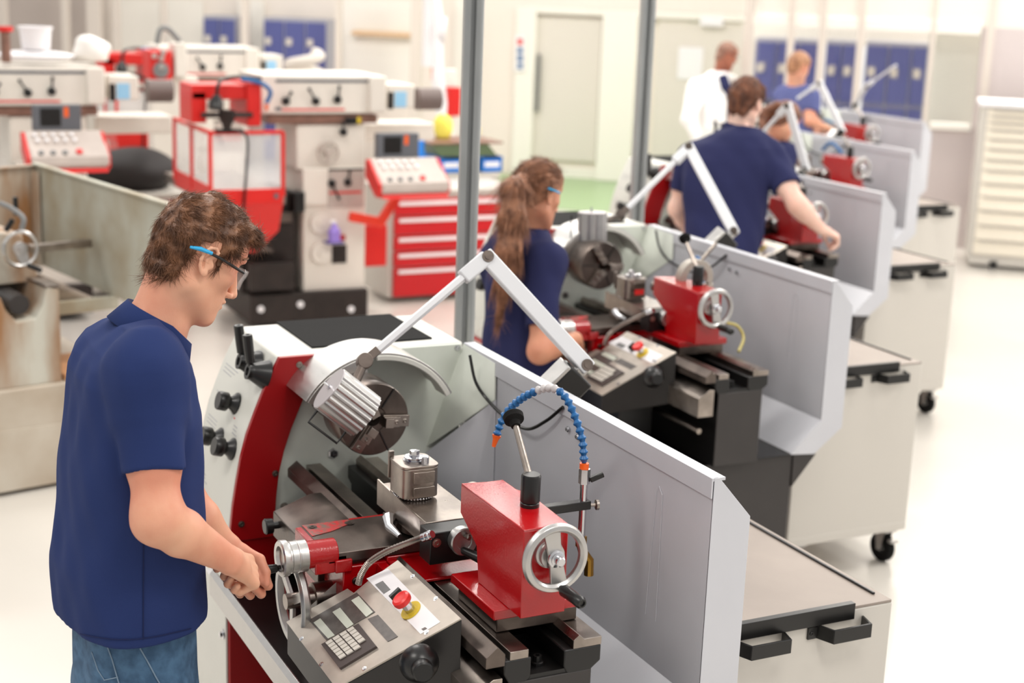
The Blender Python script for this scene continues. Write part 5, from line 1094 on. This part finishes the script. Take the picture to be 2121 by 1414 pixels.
def person(sp):
    """one figure: skin body in one continuous surface; hair, shirt, trousers, shoes as children. Coordinates relative to the foot point."""
    foot = np.array([sp['foot'][0], sp['foot'][1], 0.]); r = empty('person', tuple(foot), 0, sp['label'], 'person')
    g = lambda p: np.array(p, float)-foot
    az = math.radians(sp['az']); f = np.array([math.cos(az), math.sin(az), 0]); rr = np.cross(f, [0, 0, 1]); s = sp.get('s', 1.)
    h = sp.get('h', .006); hc = g(sp['head']); hz = math.radians(sp['haz']); hp = math.radians(sp['pitch']); hf = np.array([math.cos(hz)*math.cos(hp), math.sin(hz)*math.cos(hp), -math.sin(hp)]); hu = np.array([math.cos(hz)*math.sin(hp), math.sin(hz)*math.sin(hp), math.cos(hp)])
    if 'roll' in sp: hu = nrm(hu+np.cross(hf, hu)*math.tan(math.radians(sp['roll'])))
    A = {k: g(v) for k, v in sp['j'].items()}    # sR eR wR sL eL wL neck
    rows = [(z, x-foot[0], y-foot[1], a, b) for z, x, y, a, b in sp['rows']]
    zmin = rows[0][0] if rows[0][0] < rows[-1][0] else rows[-1][0]
    pts = np.array([hc]+list(A.values())); lo = pts.min(0)-.17*s; hi = pts.max(0)+.17*s; lo[2] = zmin-.12
    skin = sp['skin']; sh = sp['shirt']
    S = SDF(lo, hi, h); P, hr = head_prims(S, hc, hf, hu, s, detail=h < .007, ear=sp.get('ears', True))
    nk = A['neck']; S.cone(P(-.022, 0, -.035), nk, .054*s, .060*s, .03); S.cone(nk, nk-np.array([0, 0, .06])-f*.03, .058*s, .06*s, .03)
    S.loft(rows, 0, .04, f=(f[0], f[1]), inf=-.052)
    hs = sp.get('hands', {})
    for q in ('R', 'L'):
        a, b, c = A['s'+q], A['e'+q], A['w'+q]; m = sp.get('arm', 1.)*s
        S.cone(a, a*.4+b*.6, .052*m, .047*m, .03); S.cone(a*.4+b*.6, b, .047*m, .041*m, .03); d = nrm(c-b)
        S.cone(b, b+(c-b)*.3, .041*m, .042*m, .04); S.cone(b+(c-b)*.35, c, .043*m, .026*m, .02, flat=(np.cross(d, [0, 0, 1]), .92))
        hd = hs.get(q, dict(d=d, n=(0, 0, 1))); hand_prims(S, c+nrm(hd['d'])*.012, hd['d'], hd['n'], q == 'R', s*sp.get('hsc', .98), hd.get('curl', (55, 70, 40)), thumb=hd.get('th', (.5, .5)))
    body = S.mesh('body', skin, r); del S
    # shirt
    hsrt = sp.get('hs', h*1.3); zt = max(x[0] for x in rows)
    T = SDF(lo-.03, hi+.03, hsrt); T.loft(rows, 0, .03, f=(f[0], f[1])); sw = sp.get('sleeve', .62)
    cuffs = []
    if sw:
        for q in ('R', 'L'):
            a, b = A['s'+q], A['e'+q]; e = a+(b-a)*sw; T.cone(a, a+(b-a)*.3, sp.get('sr', .072)*s, sp.get('sr', .072)*s*.97, .035); T.cone(a+(b-a)*.12, e+(b-a)*.1, sp.get('sr', .072)*s, sp.get('sr', .072)*s*.93, .006 if not sp.get('coat') else .05, cap=None if sp.get('coat') else (e, nrm(b-a)))
            if sp.get('coat'): T.cone(b, A['w'+q]-nrm(A['w'+q]-b)*.01, .062*s, .05*s, .03)
            else: cuffs.append((a, b, a+(b-a)*sw))
        T.cone(A['sR'], nk+rr*.02-np.array([0, 0, .03]), .064*s, .055*s, .05); T.cone(A['sL'], nk-rr*.02-np.array([0, 0, .03]), .064*s, .055*s, .05)
    fq = sp.get('fold', 1.)
    T.noise(.0125*fq, (17, 17, 8), sp.get('seed', 1), 6); T.noise(.0045*fq, (44, 44, 20), sp.get('seed', 1)+5, 6)
    for a, b, e in cuffs:
        n_ = nrm(b-a); rc = sp.get('sr', .072)*s*.93-.013
        T.cone(e-n_*.03, e+n_*.05, rc-.006, rc, .003, 'sub', cap=(e+n_*.02, n_))
    T.plane((0, 0, sp['hem']), (0, 0, -1)) if 'hem' in sp else None
    T.cone(nk+np.array([0, 0, -.03])+nrm(P(0, 0, -.03)-nk)*.01, P(-.01, 0, -.01), .068*s, .075*s, .004, 'sub')
    shirt = T.mesh('coat' if sp.get('coat') else 'polo_shirt', sh, r, it=2); del T
    # trousers and shoes
    zl = zmin+.12; pc = np.array([rows[0][1], rows[0][2], 0]) if rows[0][0] < rows[-1][0] else np.array([rows[-1][1], rows[-1][2], 0]); wz = zmin
    rl, rh = (rows[0] if rows[0][0] < rows[-1][0] else rows[-1])[3:]; q0 = -rr*0
    fl = sp.get('legs', (.0, .0)); U = SDF((pc[0]-.34, pc[1]-.34, -.0), (pc[0]+.34, pc[1]+.34, zl+.03), max(h, .008))
    U.loft([(zl+.02, pc[0], pc[1], rl*.86, rh*.84), (wz-.02, pc[0], pc[1], rl*.9, rh*.86), (wz-.14, pc[0], pc[1], rl*.94, rh*.86)], 0, .03, f=(f[0], f[1]))
    feet = []
    for i, g_ in enumerate((1, -1)):
        hip = pc+rr*g_*.092*s+np.array([0, 0, wz-.1]); kn = pc+rr*g_*.10*s+f*fl[i]*.5+f*.02+np.array([0, 0, .50*wz/.85]); an = pc+rr*g_*.11*s+f*fl[i]+np.array([0, 0, .09]); feet.append(an)
        U.cone(hip, kn, .098*s, .07*s, .05); U.cone(kn, an-np.array([0, 0, .03]), .07*s, .056*s, .03)
    U.noise(.004, (26, 26, 14), 3, 5)
    tr = U.mesh('trousers', sp.get('tm', 'denim'), r, it=1)
    for an in feet:
        B = SDF(an-.2, an+.22, .010); B.cone(an-f*.03-np.array([0, 0, .05]), an+f*.13-np.array([0, 0, .058]), .042, .036, .02); B.cone(an-np.array([0, 0, .04]), an, .042, .04, .03); B.plane((0, 0, 0.002), (0, 0, -1)); B.mesh('shoe', 'shoe', r)
    return dict(root=r, body=body, shirt=shirt, trousers=tr, P=P, hf=hf, hu=hu, hr=hr, hc=hc, f=f, r=rr, foot=foot, s=s, A=A, h=h)
def hair_cap(D, m, top=.022, back=.018, line=None, h=.005, name='hair', amp=.005, freq=60, seed=2, side=.007, fringe=.0):
    """short hair: swollen skull cut along a hair line given as (forward, up) pairs"""
    P, s = D['P'], D['s']; f, r, u = D['hf'], D['hr'], D['hu']; c = D['hc']; Mx = np.array([f, r, u])
    S = SDF(c-.19, c+.19, h)
    S.ell(P(.002, 0, .034), ((.087+back)*s, (.076+side)*s, (.083+top)*s), Mx, .02); S.ell(P(.042, 0, .056+top*.5), (.050*s, (.056+side)*s, .042*s), Mx, .02)
    S.ell(P(-.040, 0, -.028), (.046*s, .056*s, .056*s), Mx, .02)
    if fringe: S.ell(P(.076, 0, .080), (.026*s, .050*s, .024*s+fringe), Mx, .02)
    R = S.reg(S.lo, [a[-1] for a in S.ax]); sl, X, Y, Z = R; X = X-c[0]; Y = Y-c[1]; Z = Z-c[2]
    a = (X*f[0]+Y*f[1]+Z*f[2])/s; b = np.abs(X*r[0]+Y*r[1]+Z*r[2])/s; d = (X*u[0]+Y*u[1]+Z*u[2])/s
    line = line or [(-.14, -.075), (-.06, -.07), (-.035, -.045), (-.022, -.012), (-.012, .034), (.008, .036), (.016, -.004), (.030, -.002), (.036, .034), (.07, .06), (.088, .072), (.16, .078)]
    gl = np.interp(a, [x[0] for x in line], [x[1] for x in line]); S.F[sl] = np.maximum(S.F[sl], ((gl-d)*.8*s).astype(np.float32))
    S.noise(amp, (freq, freq, freq), seed, 7); S.noise(amp*.45, (freq*2.4,)*3, seed+3, 7)
    return S.mesh(name, m, D['root'], it=1)
M['denim'] = mat('blue denim', sr(74, 108, 140), .85, col2=sr(52, 82, 112), vs=38, bump=.35, bs=700)
M['shoe'] = mat('dark shoe', sr(40, 36, 36), .5)
M['navy'] = clothmat('navy polo cloth', sr(36, 51, 98)); M['navy2'] = clothmat('dark navy cloth', sr(40, 43, 80)); M['coat'] = clothmat('white coat cloth', sr(244, 242, 240))
sk1 = skinmat('fair warm skin', sr(226, 172, 142), sr(212, 142, 116)); sk2 = skinmat('tanned skin', sr(214, 158, 126), sr(200, 136, 108)); sk3 = skinmat('pale skin', sr(236, 200, 184), sr(226, 178, 160)); sk4 = skinmat('brown skin', sr(176, 110, 86), sr(150, 86, 66))
hr1 = hairmat('brown hair', sr(134, 90, 60), sr(80, 50, 32)); hr2 = hairmat('long brown hair', sr(172, 120, 90), sr(112, 72, 50)); hr3 = hairmat('reddish brown hair', sr(130, 80, 54), sr(78, 44, 30)); hr5 = hairmat('sandy hair', sr(190, 140, 104), sr(130, 84, 58))
M['seam'] = clothmat('navy seam', sr(30, 38, 76))
def rows_px(lst, x):   # (py, px back, px front, half width) in the vertical plane x=const -> rows
    out = []
    for py, b, fr, w in lst:
        p, q = Q(b, py, 'x', x, None), Q(fr, py, 'x', x, None); out.append(((p[2]+q[2])/2, x, (p[1]+q[1])/2, w, abs(q[1]-p[1])/2))
    return out
# ---- the young man in the foreground
xm = float(AT(270, 900, 3.12)[0])
rw = rows_px([(668, 242, 300, .09), (688, 214, 325, .14), (712, 186, 350, .18), (740, 166, 378, .20), (770, 152, 393, .205), (850, 141, 409, .205), (950, 128, 414, .20), (1050, 119, 416, .195), (1150, 113, 419, .195), (1240, 117, 421, .20), (1300, 126, 417, .20), (1352, 138, 412, .195)], xm)
jm = dict(neck=AT(318, 690, 3.12), sR=AT(306, 765, 2.95), eR=AT(326, 1075, 2.93), wR=AT(476, 1160, 3.08), sL=AT(300, 765, 3.30), eL=AT(385, 1055, 3.26), wL=AT(470, 1132, 3.30))
hem = float(Q(270, 1260, 'x', xm, None)[2])
D1 = person(dict(foot=(xm, float(rw[-1][2])), label='young man in navy polo shirt and safety glasses turning the nearest lathe\'s crank', az=91, haz=95, pitch=25, head=AT(402, 528, 3.12), s=1.02, j=jm, rows=rw, skin=sk1, shirt='navy', h=.0032, hs=.0045, hem=hem, sleeve=.70, arm=1.04, fold=.8, seed=4, sr=.070,
  hands=dict(R=dict(d=(-.52, .62, -.55), n=(.55, .5, .62), curl=(78, 88, 55), th=(.7, .7)), L=dict(d=(.1, .55, -.8), n=(-.75, .2, .2), curl=(70, 85, 50)))))
P = D1['P']; R1 = D1['root']
h1 = hair_cap(D1, hr1, top=.013, back=.008, h=.0038, amp=.005, freq=75, seed=2, side=.006, fringe=.002, line=[(-.14, -.075), (-.06, -.07), (-.040, -.045), (-.030, -.012), (-.024, .036), (.014, .040), (.020, .0), (.030, .002), (.036, .034), (.07, .06), (.088, .072), (.16, .078)])
def flow1(p, n):
    f, r, u = D1['hf'], D1['hr'], D1['hu']; q = p-D1['hc']; a = q@f; d = q@u
    w = np.clip((d-.03)/.05, 0, 1)[:, None]; return f[None]*(.35+.9*w)-u[None]*(1.0*(1-w)+.1)+r[None]*.25*w*np.sin(a*70)[:, None]
def keep1(co, nr):
    q = co-D1['hc']; a, b, d = q@D1['hf'], np.abs(q@D1['hr']), q@D1['hu']; return ~((a > -.04) & (a < .03) & (d < .062) & (b > .05))
strands('hair_strands', hr1, h1, h1, 16000, .028, flow1, r=.0010, lift=.12, jitter=.42, seed=3, curl=.5, droop=.12, keep=keep1)
# collar
def collar(D, m, R0=.066, R1=.098, hgt=.05, open_=.5, drop=.03, fwd=0.):
    nk, P_, f, r, s = D['A']['neck'], D['P'], D['f'], D['r'], D['s']; ax = nrm(P_(0, 0, -.03)-nk); c0 = nk+ax*.006; F_ = nrm(f-ax*(f@ax)); R_ = np.cross(F_, ax); mb = MB(); n = 40; rg = []
    for i in range(n+1):
        t = open_*.5+(2*PI-open_)*i/n; ct, st = math.cos(t), math.sin(t); d = F_*ct+R_*st; fr = max(0, ct)
        top = c0+d*R0*s+ax*(hgt*.55-.024*fr)*s; mid = c0+d*(R0+.007)*s+ax*(hgt*.62-.024*fr)*s; bot = c0+d*(R1-.0*fr)*s-ax*(.018+.052*fr**2)*s+F_*.010*fr*s; low = c0+d*(R0+.01)*s-ax*(.03+.03*fr)*s
        rg.append([mb.bm.verts.new(Vector(q)) for q in (low, top, mid, bot)])
    for a, b in zip(rg, rg[1:]):
        for k in range(3): mb._f([a[k], b[k], b[k+1], a[k+1]])
    o = mb.build('collar', m, D['shirt'], smooth=50, solid=.0035); return o
collar(D1, 'navy', R0=.07, R1=.096)
sh = D1['shirt']
for name, px in (('side_seam', [(297, y) for y in range(1108, 1326, 12)]), ('hem_stitch', [(x, 1306+18*math.sin((x-140)/75)) for x in range(136, 400, 10)])):
    q = drape(sh, px)
    if len(q) > 3: MB().tube(q, .0011, 5).build(name, 'seam', sh)
def ring_band(D, side, frac, r0, w, m, parent):
    a, b = D['A']['s'+side], D['A']['e'+side]; n_ = nrm(b-a); e = a+(b-a)*frac
    MB().rsolid(Vector(e-n_*w), Vector(n_), Vector(n_).orthogonal(), [(r0, 0), (r0+.004, 0), (r0+.003, w), (r0-.001, w)], 40).build('sleeve_cuff', m, parent)
tr = D1['trousers']
for px in ([(222, 1338), (232, 1365), (243, 1404), (246, 1414)], [(290, 1342), (305, 1368), (322, 1400), (330, 1414)], [(190, 1350), (203, 1388), (216, 1408), (244, 1402)]):
    q = drape(tr, px, .002)
    if len(q) > 2: MB().tube(q, .0014, 5).build('seam', mat('denim seam', sr(120, 140, 160), .8), tr)
# safety glasses
gl = lambda a, b, c: Vector(P(a, b, c))
g1 = MB().tube([gl(-.045, .088, .016), gl(-.02, .092, .019), gl(.02, .086, .016), gl(.06, .076, .010), gl(.088, .064, .006)], .0032, 8).build('safety_glasses', 'black', R1)
MB().tube([gl(.088, -.064, .006), gl(.06, -.076, .010), gl(0, -.086, .016)], .0032, 8).build('temple', 'black', g1)
MB().tube([gl(-.050, .0885, .014), gl(-.030, .092, .0185), gl(-.004, .0925, .019)], [.0026, .0046, .0036], 8).build('blue_temple_tip', mat('sky blue plastic', sr(20, 160, 214), .35), g1)
ln = MB(); rg = []
for i in range(17):
    t = -1.0+2.0*i/16; a, b = .058+.056*math.cos(t*1.05), .072*math.sin(t*1.05)/math.sin(1.05)*.98; k = 1-.25*t*t
    rg.append([ln.bm.verts.new(gl(a-(.004 if c < 0 else 0), b, c)) for c in (.012, .002, -.014, -.018*k-.014)])
for a, b in zip(rg, rg[1:]):
    for k in range(3): ln._f([a[k], b[k], b[k+1], a[k+1]])
M['lens'] = mat('clear lens', (.95, .97, .98), .04, alpha=.13, spec=.8)
ln.build('lens', 'lens', g1, solid=.0018, smooth=80)
for g_ in (-1, 1): MB().tube([gl(.080, .052*g_, .030), gl(.094, .036*g_, .036), gl(.098, .018*g_, .032)], [.002, .0035, .003], 6).build('eyebrow', hr1, h1)
# ---- the woman with the ponytail
def build_at(label, t, headpx, hp, az, haz, rowsx, rws, j, **k):
    x = float(AT(rowsx[0], rowsx[1], t)[0]); 
    return None
def rows_face(lst, t, depth):      # rows for a figure seen from the back: (py, px left, px right, depth) measured at view depth t, facing az later
    out = []
    for py, a, b, dp in lst:
        c = AT((a+b)/2, py, t); w = (b-a)/2*t/F; out.append((float(c[2]), float(c[0]), float(c[1]), w, dp))
    return out
D2r = rows_face([(455, 1062, 1110, .055), (475, 1036, 1126, .085), (500, 1014, 1142, .11), (540, 1004, 1148, .12), (600, 1000, 1146, .12), (660, 1004, 1146, .115), (720, 1000, 1156, .12), (780, 998, 1172, .125), (850, 995, 1180, .13)], 5.6, .12)
fz = min(r[0] for r in D2r)
D2 = person(dict(foot=(D2r[-1][1], D2r[-1][2]), label='woman in a navy polo shirt with a long brown ponytail at the second lathe', az=112, haz=104, pitch=10, head=AT(1110, 402, 5.55), s=1.0, j=dict(neck=AT(1088, 468, 5.6), sR=AT(1132, 545, 5.48), eR=AT(1118, 728, 5.38), wR=AT(1192, 702, 5.5), sL=AT(1028, 540, 5.72), eL=AT(1060, 700, 5.85), wL=AT(1150, 720, 5.8)), rows=D2r, skin=sk2, shirt='navy2', h=.006, sleeve=.74, arm=.94, seed=9, sr=.066,
  hands=dict(R=dict(d=(-.6, .5, -.45), n=(.5, .5, .6), curl=(40, 50, 30)))))
h2 = hair_cap(D2, hr2, top=.012, back=.014, h=.005, amp=.0018, freq=50, side=.010, line=[(-.14, -.055), (-.05, -.05), (-.02, -.02), (.0, .015), (.03, .03), (.06, .055), (.085, .075), (.16, .08)])
R2 = D2['root']; ft = D2['foot']; g2 = lambda u, v, t: AT(u, v, t)-ft
pp = [g2(1082, 372, 5.46), g2(1066, 392, 5.42), g2(1063, 450, 5.41), g2(1054, 520, 5.41), g2(1044, 580, 5.42), g2(1034, 645, 5.44)]
S = SDF(np.min(pp, 0)-.09, np.max(pp, 0)+.09, .0045)
for a, b, r0, r1 in zip(pp, pp[1:], (.026, .040, .046, .042, .030), (.040, .046, .042, .030, .012)): S.cone(a, b, r0, r1, .03)
S.noise(.004, (110, 110, 6), 5, 7); S.noise(.002, (260, 260, 8), 8, 6)
pt2 = S.mesh('ponytail', hr2, h2, it=1)
strands('ponytail_strands', hr2, pt2, pt2, 2600, .10, lambda p, n: np.tile(nrm(np.array(pp[-1])-pp[1])[None], (len(p), 1)), r=.0012, lift=.015, jitter=.05, seed=4)
def flow2(p, n): d = pp[0][None]-p; return d/np.linalg.norm(d, axis=1)[:, None]
strands('hair_strands', hr2, h2, h2, 3500, .05, flow2, r=.0011, lift=.03, jitter=.1, seed=6)
MB().rsolid(Vector(pp[0])+Vector((0, 0, -.005)), Vector(pp[1]-pp[0]), (0, 0, 1), [(.022, 0), (.030, .002), (.030, .014), (.022, .016)], 20).build('hair_tie', 'black', h2)
P2 = D2['P']; MB().tube([Vector(P2(a, .094, c)) for a, c in ((-.03, .03), (.0, .026), (.03, .02))], .0038, 6).build('safety_glasses', mat('sky blue plastic', sr(20, 160, 214), .35), R2)
collar(D2, 'navy2', R1=.088, hgt=.035)
# ---- the man seen from behind
D3r = rows_face([(262, 1522, 1572, .06), (276, 1488, 1592, .10), (300, 1448, 1606, .125), (330, 1424, 1606, .135), (370, 1414, 1596, .135), (420, 1412, 1584, .13), (470, 1414, 1576, .13), (520, 1416, 1570, .13), (590, 1412, 1572, .13)], 7.5, .12)
D3 = person(dict(foot=(D3r[-1][1], D3r[-1][2]), label='man in a navy polo shirt seen from behind, reaching right to the third lathe', az=140, haz=115, pitch=14, head=AT(1543, 214, 7.55), s=1.02, j=dict(neck=AT(1530, 272, 7.58), sR=AT(1592, 325, 7.5), eR=AT(1652, 425, 7.35), wR=AT(1700, 474, 7.42), sL=AT(1432, 330, 7.66), eL=AT(1404, 432, 7.72), wL=AT(1436, 492, 7.9)), rows=D3r, skin=sk3, shirt='navy2', h=.007, sleeve=.66, arm=1.05, seed=14, sr=.078,
  hands=dict(R=dict(d=(.1, .9, -.35), n=(.3, .35, .9), curl=(45, 55, 35)))))
h3_ = hair_cap(D3, hr3, top=.016, back=.014, h=.006, amp=.004, freq=80, side=.008)
strands('hair_strands', hr3, h3_, h3_, 2500, .022, lambda p, n: np.tile((D3['hf']*.6-D3['hu'])[None], (len(p), 1)), r=.0018, lift=.3, jitter=.5, seed=7)
collar(D3, 'navy2', R1=.094, hgt=.045)
# ---- blurred woman bent over the fourth lathe
D4r = rows_face([(283, 1592, 1622, .06), (296, 1572, 1634, .10), (315, 1562, 1640, .12), (340, 1560, 1640, .12), (380, 1562, 1638, .12), (430, 1562, 1636, .12), (480, 1560, 1638, .13)], 9.6, .12)
D4 = person(dict(foot=(D4r[-1][1], D4r[-1][2]), label='woman with reddish brown tied hair, partly hidden behind the man seen from behind', az=105, haz=100, pitch=30, head=AT(1624, 250, 9.5), s=1.0, j=dict(neck=AT(1606, 290, 9.6), sR=AT(1626, 318, 9.5), eR=AT(1622, 372, 9.4), wR=AT(1648, 372, 9.5), sL=AT(1584, 320, 9.7), eL=AT(1600, 370, 9.8), wL=AT(1636, 375, 9.8)), rows=D4r, skin=sk1, shirt='navy2', h=.009, sleeve=.7, seed=20))
h4_ = hair_cap(D4, hr3, top=.014, back=.018, h=.007, amp=.002, side=.010)
S = SDF(D4['hc']-.35, D4['hc']+.3, .009); a = D4['P'](-.11, 0, .05); b = AT(1584, 235, 9.5)-D4['foot']; c_ = AT(1578, 275, 9.45)-D4['foot']; S.cone(a, b, .03, .04, .02); S.cone(b, c_, .04, .02, .02); S.noise(.004, (120, 120, 10), 3); S.mesh('ponytail', hr3, h4_)
# ---- boy at the farthest lathe
D5r = rows_face([(172, 1634, 1660, .06), (182, 1615, 1676, .10), (205, 1606, 1684, .12), (235, 1606, 1684, .12), (270, 1608, 1682, .12), (320, 1608, 1680, .12)], 12.0, .12)
D5 = person(dict(foot=(D5r[-1][1], D5r[-1][2]), label='boy with sandy hair in a blue shirt standing before the blue lockers', az=100, haz=96, pitch=15, head=AT(1652, 140, 11.95), s=1.0, j=dict(neck=AT(1648, 176, 12.0), sR=AT(1675, 200, 11.9), eR=AT(1678, 250, 11.85), wR=AT(1706, 262, 12.0), sL=AT(1618, 200, 12.1), eL=AT(1632, 245, 12.2), wL=AT(1680, 264, 12.2)), rows=D5r, skin=sk1, shirt=clothmat('mid blue cloth', sr(92, 98, 146)), h=.01, sleeve=.7, seed=22))
hair_cap(D5, hr5, top=.016, back=.012, h=.008, amp=.003, side=.008)
# ---- the instructor in the white coat
D6r = rows_face([(142, 1478, 1512, .06), (152, 1450, 1524, .10), (175, 1428, 1530, .12), (210, 1420, 1528, .13), (260, 1416, 1524, .14), (320, 1412, 1524, .15), (400, 1410, 1524, .15)], 14.2, .12)
D6 = person(dict(foot=(D6r[-1][1], D6r[-1][2]), label='bald man in an open white coat and glasses, looking down to the right', az=70, haz=78, pitch=16, head=AT(1503, 114, 14.1), s=1.08, j=dict(neck=AT(1494, 150, 14.2), sR=AT(1440, 180, 14.05), eR=AT(1428, 248, 14.0), wR=AT(1450, 300, 13.95), sL=AT(1518, 178, 14.4), eL=AT(1520, 240, 14.45), wL=AT(1500, 290, 14.3)), rows=D6r, skin=sk4, shirt='coat', coat=True, h=.01, sleeve=.9, seed=30, tm='navy2'))
R6 = D6['root']; P6 = D6['P']
q = drape(D6['shirt'], [(1497, 158), (1503, 180), (1507, 205), (1508, 235), (1508, 262)], .004)
if len(q) > 2: MB().tube(q, [.045, .05, .045, .035, .02][:len(q)], 10).build('dark_shirt_front', 'navy2', D6['shirt'])
MB().tube([Vector(P6(a, .09, c)) for a, c in ((-.02, .02), (.04, .02), (.09, .012))], .004, 6).build('glasses', 'black', R6)
hair_cap(D6, hairmat('short grey stubble', sr(150, 110, 92), sr(120, 84, 70)), top=.002, back=.003, h=.009, amp=.0005, side=.001)
